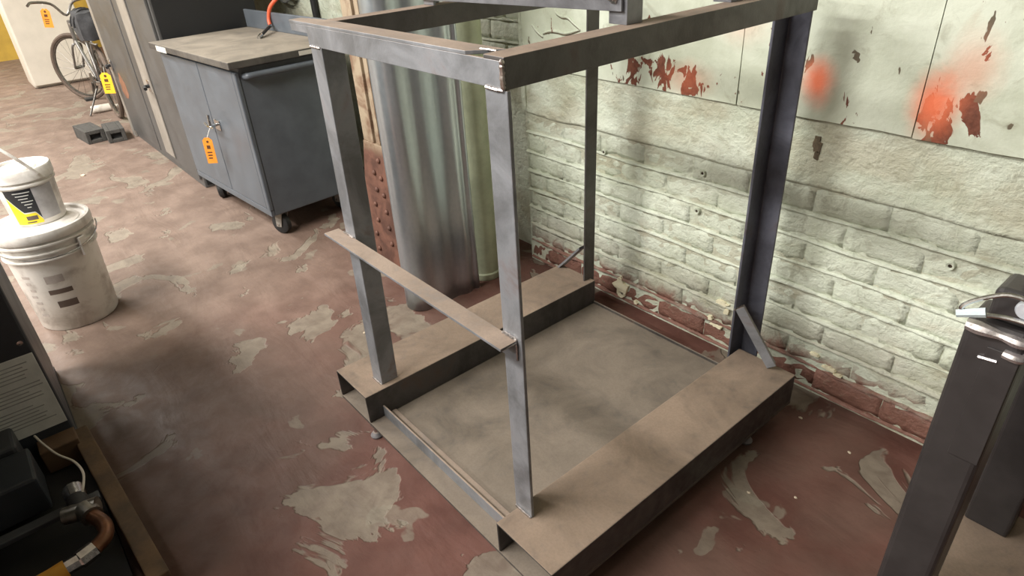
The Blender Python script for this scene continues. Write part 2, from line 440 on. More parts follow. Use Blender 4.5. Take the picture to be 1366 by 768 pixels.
# paint that has flaked up or off
M_FLAKE = plain('cream_plaster_chip', lin(240, 232, 200), 0.8, 0, 0.08, 40, 0.3)
M_GOUGE = plain('broken_plaster', lin(104, 92, 74), 0.9, 0, 0.3, 60, 0.6)
def chip(name, x, z, rx, rz, seed, mat, y=WY-0.020, th=0.004):
    rnd = random.Random(seed); bm = B(); n = 16; pts = []
    for k in range(n):
        a = 2*PI*k/n; q = rnd.uniform(0.55, 1.1); pts.append((x+rx*q*math.cos(a), z+rz*q*math.sin(a)))
    prism(bm, pts, 'y', y-th, y+0.014); return obj(name, bm, mat, wall, 0.001)
for i, (x, z, rx, rz) in enumerate(((-0.113, 0.075, 0.046, 0.044), (-0.105, 0.037, 0.026, 0.016), (-0.027, 0.030, 0.012, 0.011), (0.378, 0.200, 0.035, 0.013), (0.40, 0.178, 0.014, 0.018), (0.365, 0.098, 0.034, 0.011), (0.335, 0.118, 0.012, 0.010), (0.74, 0.158, 0.020, 0.006), (0.80, 0.128, 0.026, 0.008), (0.83, 0.118, 0.018, 0.005))):
    chip('plaster_chip', x, z, rx, rz, 40+i, M_FLAKE)
chip('plaster_gouge', 0.617, 0.853, 0.021, 0.026, 71, M_GOUGE, WY-0.0105)
chip('plaster_gouge', 0.623, 0.822, 0.010, 0.018, 72, M_GOUGE, WY-0.0105)

for cr_ in ([(-0.624, 1.098), (-0.592, 1.074), (-0.56, 1.056)], [(-0.56, 1.069), (-0.518, 1.081), (-0.478, 1.083), (-0.425, 1.08), (-0.35, 1.099)], [(-0.484, 1.165), (-0.476, 1.149), (-0.446, 1.139), (-0.416, 1.138), (-0.383, 1.119), (-0.35, 1.1)]):
    sm = smoothpts([(x, WY-0.0225, z) for x, z in cr_], 5)
    bm = B(); tube(bm, sm, [0.0015+0.0045*math.sin(PI*(q+0.4)/(len(sm)+0.2)) for q in range(len(sm))], 6); obj('paint_curl', bm, M_SHEET, wall, smooth=True)
    bm = B(); tube(bm, [v+Vector((0.001, -0.0006, -0.005)) for v in sm], [0.0008+0.0030*math.sin(PI*(q+0.4)/(len(sm)+0.2)) for q in range(len(sm))], 5); obj('crack_edge', bm, M_GOUGE, wall, smooth=True)
# recessed brick wall further along, and the far end of the shop
bm = B(); box(bm, -12.0, -0.70, 1.262, 1.5, -0.05, 3.6)
wall_r = structure(obj('wall_recess', bm, M_PLASTER))
lay_bricks(wall_r, -1.45, -0.70, 1.264, 4, 1.258)
mortar_ridges(wall_r, -1.45, -0.70, [1.264-COURSE*k for k in range(0, 5)], 1.258, 5.0)
bm = B(); box(bm, -0.702, -0.690, WY, 1.3, 0, 3.6); structure(obj('wall_return', bm, M_PLASTER))
M_YEL = plain('ochre_wall_paint', lin(186, 152, 62), 0.7, 0, 0.15, 3)
bm = B(); box(bm, -12.2, -11.0, -4.5, 1.5, -0.05, 3.6); structure(obj('wall_far', bm, M_YEL))
M_GLOOM = plain('grey_shop_wall', lin(168, 164, 154), 0.8, 0, 0.15, 2)
bm = B(); box(bm, -12.0, 3.0, -4.7, -4.5, -0.05, 3.6); structure(obj('wall_left', bm, M_GLOOM))
bm = B(); box(bm, 3.0, 3.2, -4.7, 1.5, -0.05, 3.6); structure(obj('wall_near', bm, plain('dark_near_wall', lin(60, 57, 54), 0.8, 0, 0.15, 2)))  # unseen wall, kept dark so faces turned to it stay shaded
bm = B(); box(bm, -12.2, 3.2, -4.7, 1.5, 3.6, 3.75); structure(obj('ceiling', bm, plain('grey_ceiling', lin(205, 202, 194), 0.8, 0, 0.1, 2)))

# ------------------------------------------------------------------ the welded steel frame
X1, WC, X2, YF, YB, Z0, H1, ZT, TB = -0.301, 0.203, 0.567, -0.075, 0.985, 0.077, 0.183, 1.2935, 0.0545
fr = thing('steel_frame_stand', 'large welded angle iron frame stand on a dusty steel base with two wide channels', 'frame stand', (0.23, 0.45, 0))
def frame_part(name, bm, mat=M_STEEL, bev=0.0012, lab=None, parent=None):
    o = obj(name, bm, mat, parent or fr, bev)
    if lab: o['label'] = lab
    return o
bm = B(); box(bm, X1, X2+WC, YF, YB, Z0-0.009, Z0); frame_part('base_plate', bm, M_PLATE)
TH = 0.006
for x in (X1, X2):   # wide channels, open at the ends
    bm = B()
    prism(bm, [(x, Z0), (x+TH, Z0), (x+TH, H1-TH), (x+WC-TH, H1-TH), (x+WC-TH, Z0), (x+WC, Z0), (x+WC, H1), (x, H1)], 'y', YF, YB)
    frame_part('base_channel', bm, M_BASE, 0.003)
bm = B(); prism(bm, [(-0.022, Z0), (-0.022, 0.121), (-0.016, 0.121), (-0.016, Z0+0.006), (0.022, Z0+0.006), (0.022, Z0)], 'x', X1+WC, X2)
frame_part('toe_angle', bm)
bm = B(); prism(bm, [(0.976, Z0), (0.976, 0.088), (0.982, 0.088), (0.982, Z0)], 'x', X1+WC, X2); frame_part('rear_lip', bm, M_PLATE)
def angle_post(cb, ct, sx, sy, wx, wy, z0, z1, t=0.007):
    """L section: corner at (x,y); one flange towards sx along x, one towards sy along y"""
    def sec(c, z):
        x, y = c
        return [Vector(q) for q in ((x, y, z), (x+sx*wx, y, z), (x+sx*wx, y+sy*t, z), (x+sx*t, y+sy*t, z), (x+sx*t, y+sy*wy, z), (x, y+sy*wy, z))]
    bm = B(); loft(bm, sec(cb, z0), sec(ct, z1)); return bm
ZB = ZT-TB
pA = frame_part('post', angle_post((-0.119, 0.0), (-0.086, 0.0), -1, 1, 0.061, 0.060, H1, ZB, 0.007), bev=0.002)
pB = frame_part('post', angle_post((0.556, 0.0), (0.558, 0.0), 1, 1, 0.062, 0.050, H1, ZB, 0.009), bev=0.002)
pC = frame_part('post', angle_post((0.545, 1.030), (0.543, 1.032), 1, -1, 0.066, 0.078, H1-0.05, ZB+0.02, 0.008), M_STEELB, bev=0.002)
pD = frame_part('post', angle_post((-0.124, 1.004), (-0.108, 1.006), -1, -1, 0.050, 0.056, H1-0.05, ZB+0.02, 0.008), M_STEEL_SHADE, bev=0.002)
# top rails
bm = B(); box(bm, -0.152, 0.609, 0, 0.007, ZB, ZT-0.007)
prism(bm, [(-0.250, 0), (0.508, 0), (0.560, 0.053), (-0.135, 0.055), (-0.250, 0.035)], 'z', ZT-0.007, ZT)
box(bm, -0.248, -0.1525, 0.001, 0.007, ZT-0.026, ZT-0.0071)
frame_part('top_rail', bm, M_STEEL, 0.001)
bm = B(); prism(bm, [(0.609, ZB), (0.616, ZB), (0.616, ZT), (0.560, ZT), (0.560, ZT-0.007), (0.609, ZT-0.007)], 'y', 0.0, 1.034); frame_part('top_rail', bm, M_STEEL_SHADE)
bm = B(); prism(bm, [(-0.105, ZB), (-0.098, ZB), (-0.098, ZT-0.0005), (-0.152, ZT-0.0005), (-0.152, ZT-0.0075), (-0.105, ZT-0.0075)], 'y', 0.056, 1.008); frame_part('top_rail', bm, M_STEEL_SHADE)
# lower cross angle
bm = B(); prism(bm, [(-0.047, 0.713), (-0.047, 0.720), (0.0, 0.720), (0.0, 0.668), (-0.006, 0.668), (-0.006, 0.713)], 'x', -0.208, 0.606); frame_part('cross_angle', bm, M_STEEL, 0.001)
# diagonal braces
def brace(a, b, w, t, y0):
    a, b = Vector(a), Vector(b); d = (b-a).normalized(); nrm = Vector((-d.z, 0, d.x))
    bm = B()
    loft(bm, [a, a+Vector((0, w, 0)), a+Vector((0, w, 0))+nrm*t, a+Vector((0, t, 0))+nrm*t, a+Vector((0, t, 0))+nrm*w*0.8, a+nrm*w*0.8],
         [b, b+Vector((0, w, 0)), b+Vector((0, w, 0))+nrm*t, b+Vector((0, t, 0))+nrm*t, b+Vector((0, t, 0))+nrm*w*0.8, b+nrm*w*0.8])
    return bm
frame_part('brace', brace((0.553, 0.950, 0.345), (0.690, 0.950, H1), 0.045, 0.006, 0), M_STEEL)
bm = B(); a, b = Vector((-0.160, 0.955, 0.310)), Vector((-0.280, 0.955, H1)); u = Vector((0.012, 0, 0))
loft(bm, [a, a+Vector((0, 0.04, 0)), a+Vector((0, 0.04, 0.012)), a+Vector((0, 0, 0.012))], [b, b+Vector((0, 0.04, 0)), b+Vector((-0.012, 0.04, 0)), b+Vector((-0.012, 0, 0))])
frame_part('brace', bm, M_STEEL)
# bolted cross beams on top with their clips
M_BEAM = dusty_steel('beam_steel', lin(110, 110, 114), lin(142, 143, 148), lin(150, 132, 116), 0.8, 0.38, 0.55)
for (y, skew) in ((0.345, 0.018), (0.700, 0.018)):
    bm = B(); Mx = Matrix.Translation((0.2, y, 1.312)) @ Matrix.Rotation(-skew, 4, 'Y')
    prism(bm, [(-0.007, 0.0), (-0.007, 0.060), (0.046, 0.060), (0.046, 0.053), (0.0, 0.053), (0.0, 0.0)], 'x', -0.35, 0.372, Mx)
    if y < 0.5: frame_part('cross_beam', bm, M_BEAM, 0.001)
    else: bm.free()
    for (xc, sg) in ((0.532, 1), (-0.098, -1)):
        bm = B(); xa = xc; xb = xc+sg*0.048
        prism(bm, [(xa, y+0.001), (xb, y+0.001), (xb, y+0.048), (xb-sg*0.007, y+0.048), (xb-sg*0.007, y+0.008), (xa, y+0.008)], 'z', ZT, ZT+0.105)
        cl = frame_part('beam_clip', bm, M_BEAM, 0.001)
        xm = (xa+xb)/2; zb = 1.312+0.026+skew*(xm-0.2)
        bm = B(); Mb = Matrix.Translation((xm-sg*0.004, y-0.007 if y < 0.5 else y+0.001, zb)) @ Matrix.Rotation(PI/2, 4, 'X')
        lathe(bm, [(0.013, 0.0), (0.013, 0.0025), (0.0085, 0.0026), (0.0085, 0.009), (0.0055, 0.0091), (0.0050, 0.015), (0.0, 0.0151)], (0, 0, 0), 6, Mb)
        obj('bolt', bm, M_CHROME, cl, 0.0006)
# feet under the base
for (x, y) in ((-0.115, -0.055), (0.735, -0.035), (0.735, 0.800), (-0.270, 0.900)):
    bm = B(); lathe(bm, [(0.008, 0.018), (0.008, 0.0675)], (x, y, 0), 12); ft = frame_part('levelling_foot', bm, M_CHROME, 0)
    bm = B(); lathe(bm, [(0.0, 0.0), (0.020, 0.0), (0.021, 0.006), (0.012, 0.018), (0.0, 0.019)], (x, y, 0), 16); obj('foot_pad', bm, M_BEAM, ft, smooth=True)
    bm = B(); lathe(bm, [(0.015, 0.046), (0.015, 0.058)], (x, y, 0), 6); obj('foot_nut', bm, M_CHROME, ft)
# weld beads
def weld(a, b, r=0.0035, seed=0):
    a, b = Vector(a), Vector(b); n = max(6, int((b-a).length/0.003)); rnd = random.Random(seed)
    pts = []; rs = []
    for i in range(n+1):
        pts.append(a.lerp(b, i/n)+Vector((rnd.uniform(-.0006, .0006), rnd.uniform(-.0006, .0006), rnd.uniform(-.0006, .0006))))
        rs.append(r*(0.75+0.35*abs(math.sin(i*1.1)))*(0.6 if i in (0, n) else 1))
    bm = B(); tube(bm, pts, rs, 7); o = obj('weld_bead', bm, M_WELD, fr, smooth=True); return o
weld((0.6125, -0.002, ZT-0.003), (0.6125, -0.002, ZB+0.002), 0.005, 1)
weld((0.562, -0.001, ZB), (0.612, -0.001, ZB-0.001), 0.004, 2)
weld((0.515, 0.028, ZT), (0.560, 0.030, ZT), 0.0025, 3)
weld((-0.146, -0.001, ZB), (-0.092, -0.001, ZB), 0.003, 4)
weld((-0.172, -0.002, 0.7215), (-0.112, -0.002, 0.7215), 0.0035, 5)
weld((0.558, -0.002, 0.7215), (0.606, -0.002, 0.7215), 0.0045, 6)
weld((0.604, -0.043, 0.713), (0.607, -0.004, 0.716), 0.002, 7)
weld((0.606, -0.004, 0.712), (0.606, -0.004, 0.670), 0.002, 8)
weld((-0.178, -0.002, H1+0.001), (-0.121, -0.002, H1+0.001), 0.003, 9)
weld((0.557, -0.002, H1+0.001), (0.616, -0.002, H1+0.001), 0.003, 10)
weld((0.552, 0.947, 0.345), (0.552, 0.990, 0.345), 0.004, 11)

# ------------------------------------------------------------------ galvanised sheet, riveted column, green pipe
def mat_galv():
    k = N('galvanised_sheet'); p = k.pos()
    v = k.n('ShaderNodeTexVoronoi'); k.l(k.mapping(p, (1, 1, 0.7)), v.inputs['Vector']); v.inputs['Scale'].default_value = 70
    n1 = k.noise(k.mapping(p, (9, 9, 0.5)), 1.0, 3, 0.5, 0.2); n2 = k.noise(p, 40, 4, 0.6)
    sp = k.math('ADD', k.math('MULTIPLY', v.outputs['Distance'], 0.1), n1)
    c = k.mix(k.ramp(sp, 0.3, 0.9), lin(176, 186, 194), lin(214, 220, 224))
    x = k.xyz(p)
    c = k.mix(k.math('MULTIPLY', k.ramp(k.math('ADD', x[2], k.math('MULTIPLY', n1, 0.3)), 0.35, 0.05), 0.25), c, lin(110, 100, 90))
    return k.out(c, k.ramp(n2, 0.3, 0.7, 0.30, 0.36), 0.85)
M_GALV = mat_galv()
bm = B()
key = smoothpts([(-0.762, 0.470, 0), (-0.735, 0.462, 0), (-0.700, 0.466, 0), (-0.672, 0.484, 0), (-0.655, 0.520, 0), (-0.660, 0.570, 0), (-0.648, 0.620, 0), (-0.656, 0.680, 0), (-0.643, 0.735, 0), (-0.655, 0.770, 0), (-0.646, 0.790, 0), (-0.660, 0.806, 0), (-0.690, 0.808, 0)], 6)
prof = [(v.x, v.y) for v in key]
nz = 24; gr = []
for (x, y) in prof:
    row = []
    for j in range(nz+1):
        z = 0.004+1.95*j/nz
        row.append(bm.verts.new((x+0.004*noise.noise(Vector((0, y*5, z*1.3))), y, z)))
    gr.append(row)
for i in range(len(gr)-1):
    for j in range(nz): bm.faces.new((gr[i][j], gr[i+1][j], gr[i+1][j+1], gr[i][j+1]))
gs = obj('galvanized_sheet', bm, M_GALV, None, smooth=True)
gs.modifiers.new('thick', 'SOLIDIFY').thickness = 0.0012
tag(gs, 'tall wavy galvanized steel sheet standing behind the frame stand beside the brick wall', 'metal sheet')
M_GREENP = plain('pale_green_pipe_paint', lin(178, 184, 156), 0.5, 0, 0.15, 9, 0.2)
bm = B(); lathe(bm, [(0.066, 0.0), (0.066, 3.58)], (-0.735, 0.900, 0), 32)
lathe(bm, [(0.070, 0.0), (0.072, 0.004), (0.072, 0.03), (0.0665, 0.035)], (-0.735, 0.900, 0), 32)
tag(obj('drain_pipe', bm, M_GREENP, None, smooth=True), 'pale green painted round pipe standing beside the galvanized sheet', 'pipe')
def mat_rust():
    k = N('peeling_rusty_column'); p = k.pos(True); n1 = k.noise(p, 7, 6, 0.65, 0.5); n2 = k.noise(p, 30, 5, 0.6)
    z = k.xyz(p)[2]
    up = k.mix(k.ramp(n1, 0.42, 0.6), lin(158, 142, 120), lin(120, 94, 74))
    lo = k.mix(k.ramp(n1, 0.4, 0.62), lin(116, 80, 66), lin(84, 56, 46))
    c = k.mix(k.ramp(k.math('ADD', z, k.math('MULTIPLY', n1, 0.2)), 0.66, 0.72), lo, up)
    return k.out(c, 0.7, 0.1, k.bump(n2, 0.4, 0.006))
M_RUST = mat_rust()
co = thing('riveted_column', 'rusty riveted steel column with peeling beige paint behind the galvanized sheet', 'column', (-0.95, 0.75, 0))
bm = B(); box(bm, -1.25, -0.83, 0.655, 0.668, 0, 2.6); obj('web_plate', bm, M_RUST, co, 0.002)
bm = B(); box(bm, -1.25, -1.16, 0.642, 0.6549, 0.62, 2.6); obj('edge_angle', bm, M_RUST, co, 0.002)
bm = B(); box(bm, -1.135, -1.105, 0.645, 0.6549, 0.62, 2.6); obj('edge_angle', bm, M_RUST, co, 0.002)
bm = B(); box(bm, -1.25, -1.236, 0.668, 0.90, 0, 2.6); obj('flange_plate', bm, M_RUST, co, 0.002)
bm = B(); box(bm, -0.844, -0.83, 0.668, 0.90, 0, 2.6); obj('flange_plate', bm, M_RUST, co, 0.002)
bm = B(); prism(bm, [(-1.40, 0.0), (-0.78, 0.0), (-0.78, 0.62), (-1.25, 0.62), (-1.31, 0.40)], 'y', 0.638, 0.6549); obj('gusset_plate', bm, M_RUST, co, 0.002)
riv = B(); lathe(riv, [(0.014, 0.0), (0.012, 0.006), (0.007, 0.0105), (0.0, 0.012)], (0, 0, 0), 12, Matrix.Rotation(PI/2, 4, 'X'))
rm = bpy.data.meshes.new('rivet'); bmesh.ops.recalc_face_normals(riv, faces=riv.faces)
for f in riv.faces: f.smooth = True
riv.to_mesh(rm); riv.free(); rm.materials.append(M_RUST)
for (x, z) in [(-1.27+0.02*i-0.02*(i % 2), 0.05+0.085*i) for i in range(6)] + [(-1.13, 0.12+0.085*i) for i in range(6)] + [(-1.04, 0.10+0.085*i) for i in range(6)] + [(-0.95, 0.06+0.085*i) for i in range(6)]:
    o = bpy.data.objects.new('rivet', rm); C.objects.link(o); o.parent = co; o.location = Vector((x, 0.638, z))-ORG[co.name]

# ------------------------------------------------------------------ tool cart
ct = thing('tool_cabinet_cart', 'blue-grey steel two-door tool cabinet on casters with a dusty worktop', 'cart', (-2.43, 0.57, 0))
CX0, CX1, CY0, CY1, CZ0, CZ1 = -2.95, -1.895, 0.30, 0.86, 0.135, 0.915
bm = B(); box(bm, CX0, CX1, CY0+0.02, CY1, CZ0, CZ1); obj('cabinet_body', bm, M_CART, ct, 0.006)
bm = B(); box(bm, CX0, CX1, CY0, CY0+0.02, CZ0, CZ0+0.035); obj('bottom_rail', bm, M_CART, ct, 0.003)
bm = B(); box(bm, CX1-0.035, CX1+0.004, CY0-0.004, CY0+0.02, CZ0+0.0351, CZ1-0.02); obj('corner_stile', bm, M_CART, ct, 0.006)
xm = -2.385
for (a, b) in ((CX0+0.004, xm-0.004), (xm+0.004, CX1-0.039)):
    bm = B(); box(bm, a, b, CY0-0.002, CY0+0.0195, CZ0+0.040, CZ1-0.02); obj('door', bm, M_CART, ct, 0.004)
bm = B(); box(bm, -2.985, -1.850, 0.262, 0.885, CZ1+0.005, 0.955); obj('worktop', bm, M_CARTTOP, ct, 0.004)
bm = B(); box(bm, -2.985, -1.90, 0.868, 0.885, 0.9551, 1.06); obj('back_splash', bm, M_CART, ct, 0.004)
bm = B(); tube(bm, smoothpts([(CX1, 0.345, 0.872), (-1.868, 0.345, 0.876), (-1.856, 0.36, 0.877), (-1.856, 0.45, 0.877), (-1.856, 0.72, 0.877), (-1.856, 0.80, 0.877), (-1.868, 0.815, 0.876), (CX1, 0.815, 0.872)], 5), 0.016, 12); obj('push_handle', bm, M_CART, ct, smooth=True)
M_STICK = plain('paper_label', lin(206, 202, 192), 0.8, 0, 0.05, 60)
bm = B(); box(bm, -2.86, -2.70, 0.2605, 0.2620, 0.918, 0.948); obj('paper_sticker', bm, M_STICK, ct)
bm = B(); box(bm, -1.8498, -1.8482, 0.63, 0.72, 0.926, 0.947); obj('paper_sticker', bm, M_STICK, ct)
# T-handle latch
XS = xm; xm = xm+0.06
lt = B(); box(lt, xm-0.024, xm+0.046, CY0-0.008, CY0-0.002, 0.545, 0.60); la = obj('latch_plate', lt, M_CHROME, ct, 0.002)
bm = B(); tube(bm, [(xm+0.01, CY0-0.006, 0.575), (xm+0.01, CY0-0.045, 0.575)], 0.008, 10); obj('latch_spindle', bm, M_CHROME, la, smooth=True)
bm = B(); tube(bm, smoothpts([(xm-0.055, CY0-0.048, 0.582), (xm-0.02, CY0-0.046, 0.570), (xm+0.01, CY0-0.048, 0.572), (xm+0.04, CY0-0.046, 0.570), (xm+0.075, CY0-0.048, 0.582)], 4), 0.007, 8); obj('latch_handle', bm, M_CHROME, la, smooth=True)
bm = B(); tube(bm, [(xm+0.01, CY0-0.046, 0.575), (xm+0.008, CY0-0.040, 0.635)], 0.008, 8); obj('lock_bar', bm, M_CHROME, la, smooth=True)
xm = XS
def caster(x, y, ang):
    R = Matrix.Translation((x, y, 0)) @ Matrix.Rotation(ang, 4, 'Z')
    bm = B(); box(bm, -0.045, 0.045, -0.038, 0.038, 0.128, 0.135, R)
    for s in (-1, 1): prism(bm, [(-0.012, 0.128), (0.040, 0.128), (0.018, 0.045), (-0.018, 0.045)], 'y', s*0.024-0.002, s*0.024+0.002, R)
    cs = obj('caster', bm, M_CABSTRIP, ct, 0.001)
    bm = B(); Mw = R @ Matrix.Translation((0, 0, 0.060)) @ Matrix.Rotation(PI/2, 4, 'X')
    lathe(bm, [(0.012, -0.019), (0.050, -0.019), (0.058, -0.014), (0.060, 0), (0.058, 0.014), (0.050, 0.019), (0.012, 0.019)], (0, 0, 0), 28, Mw); obj('wheel', bm, M_BLACK, cs, smooth=True)
    bm = B(); tube(bm, [R @ Vector((0, -0.030, 0.060)), R @ Vector((0, 0.030, 0.060))], 0.007, 8); obj('axle', bm, M_CHROME, cs)
for (x, y, a) in ((-1.96, 0.37, 0.35), (-2.80, 0.37, -0.5), (-2.02, 0.78, 0.2), (-2.85, 0.78, 0.1)): caster(x, y, a)

ct.rotation_euler[2] = 0.062

# lockout tags
def lock_tag(label, c, w, h, nrm_y, tilt, col, group=None, hook=None):
    m = plain('tag_'+col, lin(236, 146, 44) if col == 'orange' else lin(244, 190, 40), 0.6, 0, 0.06, 60, 0.03)
    t = thing('lockout_tag', label, 'tag', c, group)
    R = Matrix.Translation(c) @ Matrix.Rotation(0.95, 4, 'Z') @ Matrix.Rotation(tilt, 4, 'Y')
    bm = B(); q = w*0.28
    prism(bm, [(-w/2, -h), (w/2, -h), (w/2, -q), (w/2-q, 0), (-w/2+q, 0), (-w/2, -q)], 'y', -0.0012, 0, R); obj('card', bm, m, t)
    mk = plain('tag_ink', lin(86, 52, 26), 0.7)
    bm = B()
    lathe(bm, [(0.0, 0), (w*0.13, 0), (w*0.13, 0.0006), (0.0, 0.0007)], (0, 0, 0), 14, R @ Matrix.Translation((0, -0.0012, -h*0.16)) @ Matrix.Rotation(PI/2, 4, 'X'))
    box(bm, -w*0.20, w*0.16, -0.0018, -0.0012, -h*0.44, -h*0.30, R)
    for i in range(3): box(bm, -w*0.28, w*(0.22-0.05*i), -0.0018, -0.0012, -h*(0.60+0.11*i), -h*(0.55+0.11*i), R)
    obj('tag_print', bm, mk, t)
    bm = B(); hk = hook or (Vector(c)+Vector((0, 0, 0.03)))
    tube(bm, [Vector(c)+Vector((0, -0.0006, -h*0.06)), (Vector(c)+Vector(hk))/2+Vector((0.004, 0, 0)), hk], 0.0018, 6); obj('tag_tie', bm, M_STICK, t)
    return t
lock_tag('orange paper tag hanging on the latch of the blue-grey tool cabinet', (-2.280, 0.222, 0.525), 0.052, 0.145, -1, 0.03, 'orange', None, (-2.296, 0.2615, 0.571))

# air blow gun on an orange hose lying on the cart
M_HOSE = plain('orange_hose_rubber', lin(226, 96, 62), 0.5, 0, 0.1)
bg = thing('air_hose', 'orange air hose with a black and chrome blow tube lying on the tool cabinet', 'hose', (-2.5, 0.75, 0.952))
bm = B(); tube(bm, [(-2.41, 0.68, 0.962), (-2.45, 0.712, 0.967)], [0.010, 0.013], 10); obj('nozzle', bm, M_CHROME, bg, smooth=True)
bm = B(); tube(bm, [(-2.45, 0.712, 0.967), (-2.60, 0.825, 0.985)], 0.009, 10); obj('tube_grip', bm, M_BLACK, bg, smooth=True)
bm = B(); tube(bm, [(-2.60, 0.825, 0.985), (-2.615, 0.838, 0.989)], 0.013, 10); obj('coupling', bm, M_CHROME, bg, smooth=True)
bm = B(); tube(bm, smoothpts([(-2.615, 0.838, 0.989), (-2.63, 0.845, 1.03), (-2.61, 0.862, 1.09), (-2.56, 0.91, 1.15), (-2.50, 1.0, 1.26), (-2.48, 1.12, 1.5), (-2.48, 1.24, 2.0)], 8), 0.011, 10); obj('hose', bm, M_HOSE, bg, smooth=True)

# ------------------------------------------------------------------ dark cabinet behind the cart
kb = thing('storage_cabinet', 'tall dark grey steel storage cabinet with light strips behind the tool cart', 'cabinet', (-4.0, 0.62, 0))
KX0, KX1 = -4.93, -3.05
bm = B(); box(bm, KX0, KX1, 0.315, 0.93, 0.0, 1.95); obj('cabinet_shell', bm, M_CAB, kb, 0.006)
M_DK = plain('shade_and_conduit_black', lin(22, 22, 23), 0.7, 0, 0.2, 6)
bm = B(); box(bm, KX1+0.0005, KX1+0.006, 0.33, 0.93, 0.02, 1.94); obj('side_shade_panel', bm, M_DK, kb)  # black sheet over the unlit cabinet side, its shade put into colour
for (a, b) in ((KX0+0.09, -4.02), (-3.985, KX1-0.02)):
    bm = B(); box(bm, a, b, 0.298, 0.3145, 0.06, 1.93); dr = obj('door', bm, M_CAB, kb, 0.004)
    xl = a+0.03 if a < -4.5 else -3.63
    bm = B(); box(bm, xl-0.03, xl+0.03, 0.285, 0.298, 0.56, 0.64); obj('latch_plate', bm, M_CHROME, dr, 0.003)
    bm = B(); tube(bm, [(xl, 0.285, 0.60), (xl+0.01, 0.255, 0.60), (xl+0.06, 0.250, 0.595)], 0.012, 8); obj('latch_knob', bm, M_BLACK, dr, smooth=True)
bm = B(); box(bm, KX0, KX0+0.085, 0.296, 0.3145, 0.0, 1.95); obj('edge_strip', bm, M_CABSTRIP, kb, 0.003)
bm = B(); box(bm, -3.78, -3.56, 0.288, 0.2978, 0.10, 1.90); obj('door_strip', bm, M_CABSTRIP, kb, 0.003)
M_SPRAY = plain('orange_spray_paint', lin(128, 90, 72), 0.6)
bm = B(); prism(bm, [(-4.62+0.10*math.cos(i*PI/8)*(1+0.2*math.sin(3*i)), 0.45+0.10*math.sin(i*PI/8)*(1+0.15*math.cos(5*i))) for i in range(16)], 'y', 0.2972, 0.2981); obj('spray_mark', bm, M_SPRAY, kb)
lock_tag('yellow-orange paper tag hanging on the dark storage cabinet by the bicycle', (-4.80, 0.225, 0.555), 0.085, 0.165, -1, 0.05, 'yellow', None, (-4.81, 0.235, 0.60))

# ------------------------------------------------------------------ bicycle
M_BIKE = plain('grey_bike_paint', lin(122, 119, 116), 0.4, 0.4, 0.1)
M_TYRE = plain('dusty_tyre', lin(96, 82, 72), 0.8, 0, 0.2)
bk = thing('bicycle', 'grey city bicycle leaning beside the dark storage cabinet', 'bicycle', (-6.2, 0.34, 0))
M_CHROME_ = M_CHROME; M_CHROME = glossy_metal('dull_bike_metal', lin(132, 128, 124), 0.4)
def wheel(c, ang, r=0.335):
    R = Matrix.Translation(c) @ Matrix.Rotation(ang, 4, 'Z')
    bm = B(); tube(bm, [R @ Vector((r*math.cos(2*PI*i/40)*0.95, 0, r*math.sin(2*PI*i/40)*0.95)) for i in range(40)], 0.021, 8, True); wl = obj('tyre', bm, M_TYRE, bk, smooth=True)
    bm = B(); tube(bm, [R @ Vector((r*0.875*math.cos(2*PI*i/40), 0, r*0.875*math.sin(2*PI*i/40))) for i in range(40)], 0.012, 6, True); obj('rim', bm, M_CHROME, wl, smooth=True)
    bm = B()
    for i in range(18):
        a = 2*PI*i/18; tube(bm, [R @ Vector((0.02*math.cos(a+1.2), 0.018*(-1)**i, 0.02*math.sin(a+1.2))), R @ Vector((r*0.87*math.cos(a), 0, r*0.87*math.sin(a)))], 0.0016, 4)
    obj('spokes', bm, M_CHROME, wl)
    bm = B(); tube(bm, [R @ Vector((0, -0.05, 0)), R @ Vector((0, 0.05, 0))], 0.016, 10); obj('hub', bm, M_CHROME, wl)
FW = Vector((-6.88, 0.33, 0.335)); RW = Vector((-5.72, 0.36, 0.335))
wheel(FW, 0.62); wheel(RW, 0.0)
BBk = Vector((-6.16, 0.355, 0.28)); SEAT = Vector((-5.98, 0.36, 0.80)); HD1 = Vector((-6.62, 0.345, 0.62)); HD2 = Vector((-6.58, 0.345, 0.78))
for nm, a, b, r in (('down_tube', HD1, BBk, 0.017), ('seat_tube', BBk, SEAT, 0.015), ('top_tube', HD2, SEAT+Vector((0, 0, -0.10)), 0.015), ('head_tube', HD1+Vector((0, 0, -0.02)), HD2+Vector((0.005, 0, 0.03)), 0.019)):
    bm = B(); tube(bm, [a, b], r, 10); obj(nm, bm, M_BIKE, bk, smooth=True)
for s in (-1, 1):
    o_ = Vector((0, 0.05*s, 0))
    bm = B(); tube(bm, [BBk+o_*0.6, RW+o_], 0.009, 8); obj('chain_stay', bm, M_BIKE, bk, smooth=True)
    bm = B(); tube(bm, [SEAT+Vector((0, 0.02*s, -0.12)), RW+o_], 0.008, 8); obj('seat_stay', bm, M_BIKE, bk, smooth=True)
    f_ = Vector((-0.03*s, 0.045*s, 0))
    bm = B(); tube(bm, smoothpts([HD1+Vector((0, 0, -0.02)), HD1+f_+Vector((-0.04, 0, -0.06)), FW+f_], 4), 0.011, 8); obj('fork_blade', bm, M_BIKE, bk, smooth=True)
bm = B(); tube(bm, [SEAT, SEAT+Vector((0.03, 0, 0.10))], 0.012, 8); obj('seat_post', bm, M_CHROME, bk)
bm = B(); sc = SEAT+Vector((0.04, 0, 0.12))
